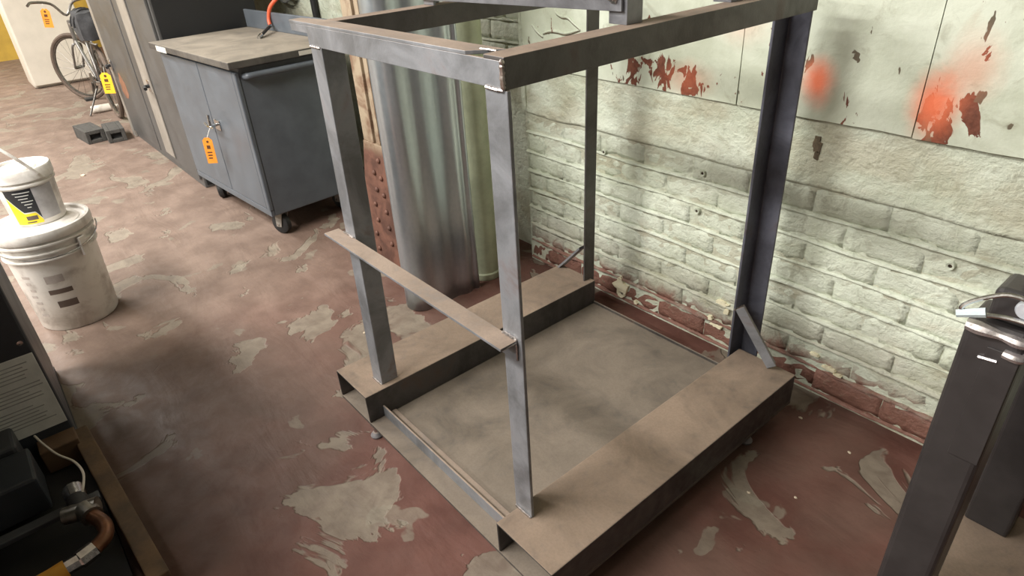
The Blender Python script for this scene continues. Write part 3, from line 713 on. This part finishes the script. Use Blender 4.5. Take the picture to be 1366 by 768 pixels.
prism(bm, [(sc.x-0.14, sc.y-0.02), (sc.x, sc.y-0.05), (sc.x+0.10, sc.y-0.085), (sc.x+0.14, sc.y-0.05), (sc.x+0.14, sc.y+0.05), (sc.x+0.10, sc.y+0.085), (sc.x, sc.y+0.05), (sc.x-0.14, sc.y+0.02)], 'z', sc.z-0.03, sc.z+0.03); obj('saddle', bm, M_BLACK, bk, 0.02, seg=3)
bm = B(); tube(bm, smoothpts([(-6.50, 0.05, 0.98), (-6.56, 0.10, 1.0), (-6.60, 0.25, 0.97), (-6.575, 0.345, 0.86), (-6.58, 0.44, 0.97), (-6.40, 0.58, 1.0), (-6.32, 0.62, 0.98)], 5), 0.012, 8); obj('handlebar', bm, M_CHROME, bk, smooth=True)
bm = B(); lathe(bm, [(0.03, -0.004), (0.09, -0.004), (0.09, 0.004), (0.03, 0.004)], (0, 0, 0), 28, Matrix.Translation(BBk+Vector((0, -0.05, 0))) @ Matrix.Rotation(PI/2, 4, 'X')); obj('chain_ring', bm, M_CHROME, bk)
for s in (-1, 1):
    e = BBk+Vector((0.06*s, 0.075*s, -0.155*(-s)))
    bm = B(); tube(bm, [BBk+Vector((0, 0.06*s, 0)), e], 0.010, 6); cr = obj('crank_arm', bm, M_CHROME, bk)
    bm = B(); box(bm, e.x-0.05, e.x+0.05, e.y+(0 if s > 0 else -0.09), e.y+(0.09 if s > 0 else 0), e.z-0.012, e.z+0.012); obj('pedal', bm, M_BLACK, cr, 0.004)
bm = B(); tube(bm, [(-6.10, 0.32, 0.25), (-6.02, 0.16, 0.006)], 0.009, 8); obj('kick_stand', bm, M_CHROME, bk)
for sy in (-0.05, 0.05):
    bm = B(); tube(bm, smoothpts([(-5.96, 0.36+sy, 0.705), (-5.40, 0.36+sy, 0.705), (-5.36, 0.36+sy*0.5, 0.705)], 4), 0.007, 6); obj('luggage_rack', bm, M_BIKE, bk, smooth=True)
    bm = B(); tube(bm, [(-5.55, 0.36+sy, 0.70), (RW.x, 0.36+sy*1.2, 0.34)], 0.006, 6); obj('rack_strut', bm, M_BIKE, bk)
M_BAG = plain('charcoal_fabric', lin(62, 62, 64), 0.9, 0, 0.25, 14, 0.4)
bg2 = thing('fabric_bag', 'charcoal fabric bag strapped on the rear rack of the bicycle', 'bag', (-5.66, 0.36, 0.713))
bm = B(); bmesh.ops.create_cube(bm, size=1.0); bmesh.ops.subdivide_edges(bm, edges=bm.edges, cuts=7, use_grid_fill=True)
for v in bm.verts:
    q = v.co*2; d = q.normalized(); q = q*0.55+d*0.62*max(abs(q.x), abs(q.y), abs(q.z)) if q.length > 0 else q
    nn = 1+0.10*noise.noise(v.co*4.0)
    v.co = Vector((-5.66+0.145*q.x*nn, 0.36+0.095*q.y*nn, 0.83+max(-0.116, 0.115*q.z*nn)))
obj('bag_body', bm, M_BAG, bg2, smooth=True)
for dx in (-0.07, 0.07):
    bm = B(); tube(bm, [(-5.66+dx, 0.36+0.118*math.cos(a), 0.83+0.140*math.sin(a)) for a in [i*PI/12 for i in range(13)]], 0.008, 6); obj('strap', bm, M_BLACK, bg2, smooth=True)
lock_tag('orange paper tag hanging from the bicycle handlebar against the white panel', (-6.55, 0.18, 0.94), 0.085, 0.17, -1, 0.1, 'orange', None, (-6.56, 0.18, 0.985))

M_CHROME = M_CHROME_
# white panel box, green crate, bag, bottle, blocks
M_WHITE = plain('white_enamel', lin(214, 206, 194), 0.5, 0, 0.05, 5)
wb = thing('white_appliance', 'tall white enamel appliance cabinet standing behind the bicycle', 'appliance', (-8.3, 0.30, 0))
bm = B(); box(bm, -8.62, -8.13, -0.04, 0.66, 0.0, 1.5); obj('appliance_body', bm, M_WHITE, wb, 0.03, seg=3)
bm = B(); box(bm, -8.125, -8.085, -0.03, 0.65, 0.03, 1.49); obj('door', bm, M_WHITE, wb, 0.012, seg=3)
M_GREEN = plain('dark_green_plastic', lin(44, 54, 48), 0.55, 0, 0.2)
bm = B(); x0, x1, y0, y1, z1 = -6.45, -6.10, 0.66, 0.98, 0.42
for a in ((x0, x1, y0, y1, 0, 0.02), (x0, x1, y0, y0+0.012, 0.0201, z1), (x0, x1, y1-0.012, y1, 0.0201, z1), (x0, x0+0.012, y0+0.0121, y1-0.0121, 0.0201, z1), (x1-0.012, x1, y0+0.0121, y1-0.0121, 0.0201, z1), (x1, x1+0.014, y0, y1, z1-0.05, z1-0.02), (x1, x1+0.010, y0, y1, 0.2, 0.215)): box(bm, *a)
tag(obj('plastic_crate', bm, M_GREEN, None, 0.003), 'dark green plastic crate on the floor behind the bicycle frame', 'crate')
def mat_block():
    return plain('dark_concrete_block', lin(68, 66, 63), 0.9, 0, 0.25, 20, 0.5)
for (lab, x0, x1, y0, y1, rz) in (('dark concrete block on the floor, its hollow end turned to the bucket', -5.28, -4.93, -0.07, 0.075, 0.10), ('dark concrete block lying against the cabinet side of the hollow-ended block', -5.12, -4.80, 0.095, 0.235, -0.08)):
    cx, cy = (x0+x1)/2, (y0+y1)/2; R = Matrix.Translation((cx, cy, 0)) @ Matrix.Rotation(rz, 4, 'Z'); L, W2, H = (x1-x0)/2, (y1-y0)/2, 0.105
    t = thing('concrete_block', lab, 'block', (cx, cy, 0), 'blocks on the floor')
    bm = B()
    for a in ((-L, L, -W2, -W2+0.03, 0, H), (-L, L, W2-0.03, W2, 0, H), (-L, L-0.06, -W2+0.0301, W2-0.0301, 0, H), (L-0.0599, L, -W2+0.0301, W2-0.0301, 0, 0.03), (L-0.0599, L, -W2+0.0301, W2-0.0301, H-0.03, H)): box(bm, *a, R)
    obj('block_shell', bm, mat_block(), t, 0.004)
    bm = B(); box(bm, L-0.0598, L-0.05, -W2+0.0302, W2-0.0302, 0.0301, H-0.0301, R); obj('cavity_shade', bm, M_BLACK, t)  # black plate deep in the hollow, shade put into the colour
bm = B(); lathe(bm, [(0.0, 0.0), (0.030, 0.0), (0.036, 0.01), (0.036, 0.17), (0.028, 0.205), (0.014, 0.22), (0.014, 0.25), (0.0, 0.251)], (0, 0, 0), 20, Matrix.Translation((-6.14, 0.20, 0.036)) @ Matrix.Rotation(-0.1, 4, 'Z') @ Matrix.Rotation(-PI/2, 4, 'X'))
tag(obj('plastic_bottle', bm, M_WHITE, None, smooth=True), 'white plastic bottle lying on the floor under the bicycle', 'bottle')
# grey power box with cables on the wall behind the cart
pw = thing('cable_reel', 'loop of grey cable hanging on the wall above the tool cart', 'cable', (-3.0, 1.2, 0.95))
M_CABLE = plain('grey_cable', lin(120, 120, 116), 0.5)
for i, (dx, r) in enumerate(((0, 0.15), (0.02, 0.17), (-0.02, 0.19))):
    bm = B(); tube(bm, [(-3.18+dx+r*0.9*math.cos(2*PI*k/36), 1.235-0.02*i, 1.24+r*math.sin(2*PI*k/36)) for k in range(36)], 0.011, 7, True); obj('cable_loop', bm, M_CABLE, pw, smooth=True)
bm = B(); tube(bm, [(-3.18, 1.262, 1.385), (-3.18, 1.17, 1.39)], 0.012, 8); obj('hook', bm, M_CHROME, pw)
bm = B(); lathe(bm, [(0.022, 0.0), (0.022, 2.2)], (-2.83, 1.235, 0), 12); tag(obj('conduit_pipe', bm, M_DK, None, smooth=True), 'dark vertical conduit pipe on the wall behind the tool cart', 'pipe')

# ------------------------------------------------------------------ pails
def mat_pail():
    k = N('translucent_white_plastic'); p = k.pos(); n1 = k.noise(p, 10, 5, 0.6, 0.4)
    c = k.mix(k.ramp(n1, 0.4, 0.75), lin(226, 222, 216), lin(176, 168, 160))
    return k.out(c, 0.38, 0, None, 0.5)
M_PAIL = mat_pail()
PX, PY = -1.815, -0.652
pl = thing('plastic_bucket', 'large white plastic bucket with ribbed rim and lid standing on the floor', 'bucket', (PX, PY, 0))
PS, PH = 1.20, 1.27   # a larger trade size bucket
sc_ = lambda pr: [(r*PS, z*PH) for r, z in pr]
bm = B(); lathe(bm, sc_([(0.0, 0.0), (0.127, 0.0), (0.131, 0.006), (0.143, 0.27), (0.152, 0.272), (0.152, 0.276), (0.1435, 0.279), (0.1445, 0.295), (0.155, 0.297), (0.155, 0.301), (0.1455, 0.304), (0.1465, 0.322), (0.159, 0.324), (0.159, 0.330), (0.148, 0.333), (0.1485, 0.352)]), (PX, PY, 0), 64); obj('bucket_body', bm, M_PAIL, pl, smooth=True)
bm = B(); lathe(bm, sc_([(0.1500, 0.340), (0.158, 0.340), (0.160, 0.346), (0.160, 0.362), (0.157, 0.370), (0.149, 0.372), (0.143, 0.368), (0.141, 0.358), (0.125, 0.357), (0.122, 0.361), (0.0, 0.361)]), (PX, PY, 0), 64); obj('lid', bm, M_PAIL, pl, smooth=True)
bm = B(); pts = []
for i in range(25):
    a = -0.15+ (PI*0.98)*i/24 - PI*0.02
    pts.append((PX+0.197*math.cos(a-PI*0.42), PY+0.197*math.sin(a-PI*0.42), 0.412-0.05*math.sin(PI*i/24)))
tube(bm, pts, 0.003, 6); obj('bail_handle', bm, M_CHROME, pl, smooth=True)
bm = B(); a = 0.62
box(bm, -0.004, 0.012, -0.016, 0.016, 0.32, 0.405, Matrix.Translation((PX, PY, 0)) @ Matrix.Rotation(a, 4, 'Z') @ Matrix.Translation((0.183, 0, 0))); obj('handle_lug', bm, M_PAIL, pl, 0.003)
M_INK = plain('dark_print', lin(92, 78, 70), 0.6); M_INK2 = plain('grey_print', lin(176, 166, 160), 0.6)
def wrap(c, r0, r1, z0, z1, a0, a1, off=0.0008, seg=14):
    bm = B(); lathe(bm, [(r0+off, z0), (r1+off, z1)], (c[0], c[1], 0), seg, None, a0, a1); return bm
rr = lambda z: PS*(0.131+(z/PH-0.006)*(0.012/0.264))
for (z0, z1, a0, a1, m) in ((0.186, 0.208, -0.50, 0.04, M_INK), (0.118, 0.150, -0.42, 0.04, M_INK), (0.240, 0.275, -0.46, -0.05, M_INK2)):
    o = obj('print_bar', wrap((PX, PY), rr(z0), rr(z1), z0, z1, a0, a1), m, pl, smooth=True)
for i in range(7):
    z0 = 0.27-0.032*i; obj('print_mark', wrap((PX, PY), rr(z0), rr(z0+0.012), z0, z0+0.012, -1.02+0.03*(i % 3), -0.80-0.05*(i % 2), 0.0008, 6), M_INK2, pl)
SX, SY, SZ = -1.865, -0.640, 0.4595
SS, SH = 1.10, 1.36
s2_ = lambda pr: [(r*SS, z*SH) for r, z in pr]
sp = thing('small_pail', 'small white pail with black and yellow label standing on the bucket lid', 'pail', (SX, SY, SZ))
bm = B(); lathe(bm, s2_([(0.0, 0.0), (0.086, 0.0), (0.089, 0.004), (0.098, 0.125), (0.104, 0.127), (0.104, 0.132), (0.0985, 0.134), (0.099, 0.158)]), (SX, SY, SZ), 56); obj('pail_body', bm, M_PAIL, sp, smooth=True)
bm = B(); lathe(bm, s2_([(0.100, 0.142), (0.106, 0.142), (0.107, 0.172), (0.103, 0.176), (0.097, 0.175), (0.095, 0.167), (0.060, 0.166), (0.055, 0.171), (0.0, 0.172)]), (SX, SY, SZ), 56); obj('lid', bm, M_PAIL, sp, smooth=True)
bm = B(); pts = []
for i in range(25):
    t = PI*i/24; q = Vector((0.119*math.cos(t), 0.0, 0.19*math.sin(t)))
    q = Matrix.Rotation(0.45, 3, 'Z') @ (Matrix.Rotation(0.55, 3, 'X') @ q); pts.append(Vector((SX, SY, SZ+0.215))+q)
tube(bm, pts, 0.0065, 8); obj('bail_handle', bm, M_PAIL, sp, smooth=True)
rs_ = lambda z: SS*(0.0890+(z/SH-0.004)*(0.009/0.121))
M_LBK = plain('label_black', lin(38, 40, 44), 0.45); M_LYE = plain('label_yellow', lin(238, 216, 40), 0.45, 0, 0.04); M_LWH = plain('label_white', lin(210, 210, 206), 0.5); M_LGR = plain('label_grey', lin(170, 168, 170), 0.45)
def wrapz(c, z0, z1, a0, a1, off): return wrap(c, rs_(z0-SZ), rs_(z1-SZ), z0, z1, a0, a1, off, 18)
lb = obj('label_panel', wrapz((SX, SY), SZ+0.022, SZ+0.165, -0.95, 0.05, 0.0006), M_LBK, sp, smooth=True); lb['label'] = 'black label panel'
lb2 = obj('label_panel', wrapz((SX, SY), SZ+0.022, SZ+0.165, 0.05, 0.85, 0.0006), M_LGR, sp, smooth=True); lb2['label'] = 'grey label panel'
bm = B(); prev = None; bw = B(); prw = None     # yellow foot of the label, with its white border line
for i in range(25):
    t = i/24; a = -0.95+1.0*t
    zt = SZ+(0.135-0.075*min(1, t/0.45) if t < 0.45 else 0.060 if t < 0.85 else 0.060-0.035*(t-0.85)/0.15)
    f = lambda z, o_: Vector((SX+(rs_(z-SZ)+o_)*math.cos(a), SY+(rs_(z-SZ)+o_)*math.sin(a), z))
    cur = (bm.verts.new(f(SZ+0.012, 0.0014)), bm.verts.new(f(zt, 0.0014)))
    cuw = (bw.verts.new(f(zt, 0.0018)), bw.verts.new(f(zt+0.005, 0.0018)))
    if prev: bm.faces.new((prev[0], cur[0], cur[1], prev[1])); bw.faces.new((prw[0], cuw[0], cuw[1], prw[1]))
    prev = cur; prw = cuw
ye = obj('label_band', bm, M_LYE, sp, smooth=True); ye['label'] = 'yellow label band'
obj('label_border', bw, M_LWH, ye, smooth=True)
for i in range(6):
    z0 = SZ+0.150-0.013*i; obj('label_line', wrapz((SX, SY), z0, z0+0.0034, -0.60+0.06*i, -0.02-0.07*(i % 3), 0.0018), M_LWH, lb)
obj('label_line', wrapz((SX, SY), SZ+0.030, SZ+0.048, -0.50, -0.10, 0.0022), M_INK, lb)
obj('label_line', wrapz((SX, SY), SZ+0.018, SZ+0.023, -0.55, -0.20, 0.0022), M_INK, lb)

# ------------------------------------------------------------------ machine at the left
M_MACH = plain('black_machine_paint', lin(56, 60, 66), 0.42, 0.1, 0.15, 6, 0.06)
M_MACH2 = plain('charcoal_machine_paint', lin(70, 72, 76), 0.5, 0.1, 0.15, 6, 0.06)
M_LABEL = plain('worn_grey_label', lin(218, 218, 214), 0.55, 0.0, 0.08, 14)
M_WOOD = plain('oily_wood', lin(88, 68, 47), 0.75, 0, 0.4, 9, 0.3)
M_COPPER = plain('tarnished_copper', lin(112, 76, 54), 0.35, 0.7, 0.3)
M_RUSTY = plain('rusty_sheet', lin(96, 74, 54), 0.7, 0.2, 0.3, 9)
M_YPIPE = plain('yellow_hose', lin(196, 142, 48), 0.5, 0, 0.1)
mc = thing('machine_unit', 'black machine cabinet on a low skid with pipes and a grey instruction plate', 'machine', (-0.75, -1.1, 0))
bm = B(); box(bm, -1.36, -0.74, -1.45, -0.822, 0.055, 1.15); obj('cabinet_body', bm, M_MACH, mc, 0.008)
bm = B(); box(bm, -1.34, -0.76, -1.43, -0.84, 1.1505, 1.17); obj('top_cover', bm, M_MACH2, mc, 0.006)
bm = B(); box(bm, -0.735, 0.15, -1.85, -1.4505, 0.03, 0.4999); obj('pump_housing', bm, M_MACH, mc, 0.01)
bm = B(); box(bm, -0.735, 0.15, -1.85, -1.20, 0.50, 1.78); obj('upper_housing', bm, M_MACH, mc, 0.01)
bm = B(); box(bm, -0.7395, -0.737, -1.02, -0.829, 0.145, 0.418); lp = obj('instruction_plate', bm, M_LABEL, mc, 0.001); lp['label'] = 'worn grey instruction plate'
bm = B(); rnd = random.Random(3)
for i in range(18):
    z = 0.395-0.0125*i
    if i in (5, 11): continue
    box(bm, -0.737, -0.7364, -1.01, -0.84-rnd.uniform(0, 0.05), z-0.0018, z+0.0018)
obj('plate_print', bm, plain('plate_ink', lin(160, 160, 158), 0.6), lp)
for (y, z) in ((-0.845, 0.46), (-0.98, 0.46)):
    bm = B(); lathe(bm, [(0.009, 0), (0.008, 0.004), (0.0, 0.005)], (0, 0, 0), 12, Matrix.Translation((-0.74, y, z)) @ Matrix.Rotation(PI/2, 4, 'Y')); obj('screw', bm, M_CHROME, mc, smooth=True)
bm = B(); box(bm, -0.7395, -0.62, -1.4, -0.965, 0.06, 0.205); obj('motor_cover', bm, M_MACH2, mc, 0.01)
bm = B(); box(bm, -0.6195, -0.45, -1.4, -0.940, 0.06, 0.185); obj('lower_box', bm, M_MACH, mc, 0.008)
bm = B(); box(bm, -0.385, -0.350, -1.4, -0.8225, 0.085, 0.100); obj('skid_rail', bm, M_MACH2, mc, 0.002)
bm = B(); box(bm, -0.7395, -0.66, -0.93, -0.8225, 0.03, 0.115); obj('rusty_bracket', bm, M_RUSTY, mc, 0.004)
bm = B(); box(bm, -1.36, 0.06, -1.45, -0.8225, 0.004, 0.024); obj('drip_tray', bm, M_BLACK, mc, 0.002)
Mw = Matrix.Translation((-0.35, -0.792, 0)) @ Matrix.Rotation(0.06, 4, 'Z')
bm = B(); box(bm, -0.40, 0.40, -0.024, 0.026, 0.0, 0.095, Mw); o = obj('skid_beam', bm, M_WOOD, mc, 0.004); o['label'] = 'oily wooden skid beam'
# plumbing
bm = B(); tube(bm, [(-0.40, -0.875, 0.12), (-0.33, -0.872, 0.135)], [0.030, 0.026], 14); obj('pipe_cap', bm, M_CHROME, mc, smooth=True)
bm = B(); tube(bm, [(-0.33, -0.872, 0.14), (-0.27, -0.868, 0.145)], 0.027, 14); obj('valve_body', bm, M_BLACK, mc, smooth=True)
bm = B(); tube(bm, [(-0.28, -0.91, 0.145), (-0.25, -0.83, 0.150)], [0.024, 0.027], 14); tube(bm, [(-0.262, -0.86, 0.15), (-0.22, -0.85, 0.15)], 0.028, 14); obj('pipe_union', bm, glossy_metal('dull_zinc', lin(150, 146, 138), 0.4), mc, smooth=True)
bm = B(); tube(bm, smoothpts([(-0.225, -0.850, 0.15), (-0.17, -0.832, 0.15), (-0.125, -0.838, 0.148), (-0.10, -0.870, 0.146)], 6), 0.019, 14); obj('copper_elbow', bm, M_COPPER, mc, smooth=True)
bm = B(); tube(bm, [(-0.10, -0.868, 0.146), (-0.088, -0.905, 0.146), (-0.0879, -0.906, 0.146), (-0.085, -0.935, 0.146)], [0.024, 0.024, 0.020, 0.020], 8); obj('hose_coupling', bm, M_CHROME, mc)
bm = B(); tube(bm, smoothpts([(-0.085, -0.935, 0.146), (-0.08, -1.0, 0.145), (-0.09, -1.2, 0.14)], 6), 0.022, 14); obj('yellow_hose', bm, M_YPIPE, mc, smooth=True)
bm = B(); tube(bm, smoothpts([(-0.735, -0.925, 0.14), (-0.69, -0.912, 0.13), (-0.60, -0.885, 0.13), (-0.50, -0.850, 0.15), (-0.40, -0.835, 0.17), (-0.345, -0.845, 0.165), (-0.325, -0.86, 0.15)], 6), 0.0035, 6); obj('white_wire', bm, M_WHITE, mc, smooth=True)

# ------------------------------------------------------------------ black post assembly at the right
M_SCRAPE = glossy_metal('scraped_bright_steel', lin(220, 214, 214), 0.3, 0.8)
bp = thing('black_lifting_post', 'black square steel post with a bright scraped collar and a shackle at its top', 'steel post', (1.33, 0.6, 0))
bm = B(); box(bm, 1.246, 1.342, 0.502, 0.60, 0.014, 0.842); obj('post_tube', bm, M_BLACKPAINT, bp, 0.012, seg=3)
bm = B(); box(bm, 1.290, 1.340, 0.499, 0.5018, 0.55, 0.80); obj('cover_strip', bm, M_BLACKPAINT, bp, 0.001)
bm = B(); box(bm, 1.24, 1.50, 0.49, 1.06, 0.0, 0.0138); obj('foot_plate', bm, M_BASE, bp, 0.003)
bm = B(); box(bm, 1.300, 1.40, 0.95, 1.03, 0.014, 0.78); obj('rear_leg', bm, M_BLACKPAINT, bp, 0.008, seg=3)
bm = B(); box(bm, 1.3425, 1.42, 0.53, 1.03, 0.781, 0.84); obj('tie_arm', bm, M_BLACKPAINT, bp, 0.006)
bm = B()
for i, (z, d, th) in enumerate(((0.830, 0.004, 0.013), (0.800, 0.0035, 0.011))):
    n = 24; pts = []
    cyc = [(1.250, 0.4995), (1.30, 0.4985), (1.338, 0.4985), (1.342, 0.52), (1.342, 0.58)]
    sm = smoothpts([(x, y, z+0.006*noise.noise(Vector((x*40, y*40, i)))) for x, y in cyc], 6)
    if i == 1: sm = sm[8:]
    tube(bm, sm, [max(0.003, th*(0.8+0.35*noise.noise(Vector((q*0.23, i*3.1, 0))))) for q in range(len(sm))], 8)
obj('scraped_collar', bm, M_SCRAPE, bp, smooth=True)
bm = B(); tube(bm, [(1.282, 0.499, 0.775), (1.31, 0.4985, 0.778)], 0.003, 6); obj('paint_scratch', bm, M_SCRAPE, bp)
bm = B(); box(bm, 1.268, 1.37, 0.515, 0.60, 0.8422, 0.905); obj('post_cap', bm, M_BLACKPAINT, bp, 0.012, seg=3)
bm = B(); box(bm, 1.295, 1.40, 0.56, 0.68, 0.9053, 0.985); obj('upper_block', bm, M_BLACKPAINT, bp, 0.014, seg=3)
bm = B(); tube(bm, [(1.297, 0.556, 0.952), (1.36, 0.556, 0.952)], 0.0035, 6); obj('edge_scratch', bm, M_SCRAPE, bp)
bm = B(); lathe(bm, [(0.0, 0.010), (0.014, 0.009), (0.017, 0.004), (0.017, -0.004)], (0, 0, 0), 20, Matrix.Translation((1.322, 0.507, 0.886)) @ Matrix.Rotation(PI/2, 4, 'X')); bo = obj('pivot_bolt', bm, plain('pale_bolt_head', lin(206, 210, 218), 0.35, 0.3), bp, smooth=True)
bm = B(); tube(bm, smoothpts([(1.36, 0.497, 0.868), (1.30, 0.492, 0.868), (1.258, 0.480, 0.862), (1.240, 0.474, 0.868), (1.250, 0.478, 0.885), (1.282, 0.490, 0.905), (1.305, 0.494, 0.910), (1.335, 0.497, 0.904)], 6), 0.0042, 8); obj('wire_shackle', bm, M_CHROME, bp, smooth=True)
bm = B(); tube(bm, [(1.236, 0.470, 0.858), (1.274, 0.480, 0.872)], [0.007, 0.009], 8); obj('latch_clip', bm, plain('pale_blue_plastic', lin(196, 210, 214), 0.4), bp, smooth=True)

# ------------------------------------------------------------------ small litter on the floor
M_DEB = plain('pale_debris', lin(196, 182, 160), 0.9, 0, 0.2, 50)
rnd = random.Random(11)
def litter(x, y, s, seed):
    r = random.Random(seed); bm = B(); n = 9
    prism(bm, [(x+s*r.uniform(0.5, 1.1)*math.cos(2*PI*k/n), y+0.6*s*r.uniform(0.5, 1.1)*math.sin(2*PI*k/n)) for k in range(n)], 'z', 0.0, 0.003+s*0.15)
    o = obj('paint_flake', bm, M_DEB, None, 0.0008)
    if x < -3: tag(o, 'pale flake of debris on the open aisle floor near the bucket', 'debris', 'debris flakes in the aisle')
    elif x < 0: tag(o, 'pale flake of debris on the floor at the foot of the galvanized sheet', 'debris', 'debris flakes by the sheet')
    else: tag(o, 'tiny pale flake of debris on the red floor between frame and black post', 'debris', 'debris flakes by the wall')
for i, (x, y, s) in enumerate(((-0.82, 0.30, 0.014), (-0.74, 0.34, 0.011), (-0.77, 0.26, 0.009), (0.80, 1.02, 0.008), (0.98, 0.98, 0.007), (0.86, 0.62, 0.006), (0.96, 0.70, 0.006), (-0.70, 0.22, 0.010), (-4.05, -0.25, 0.03), (-3.3, -0.42, 0.02))): litter(x, y, s, i)
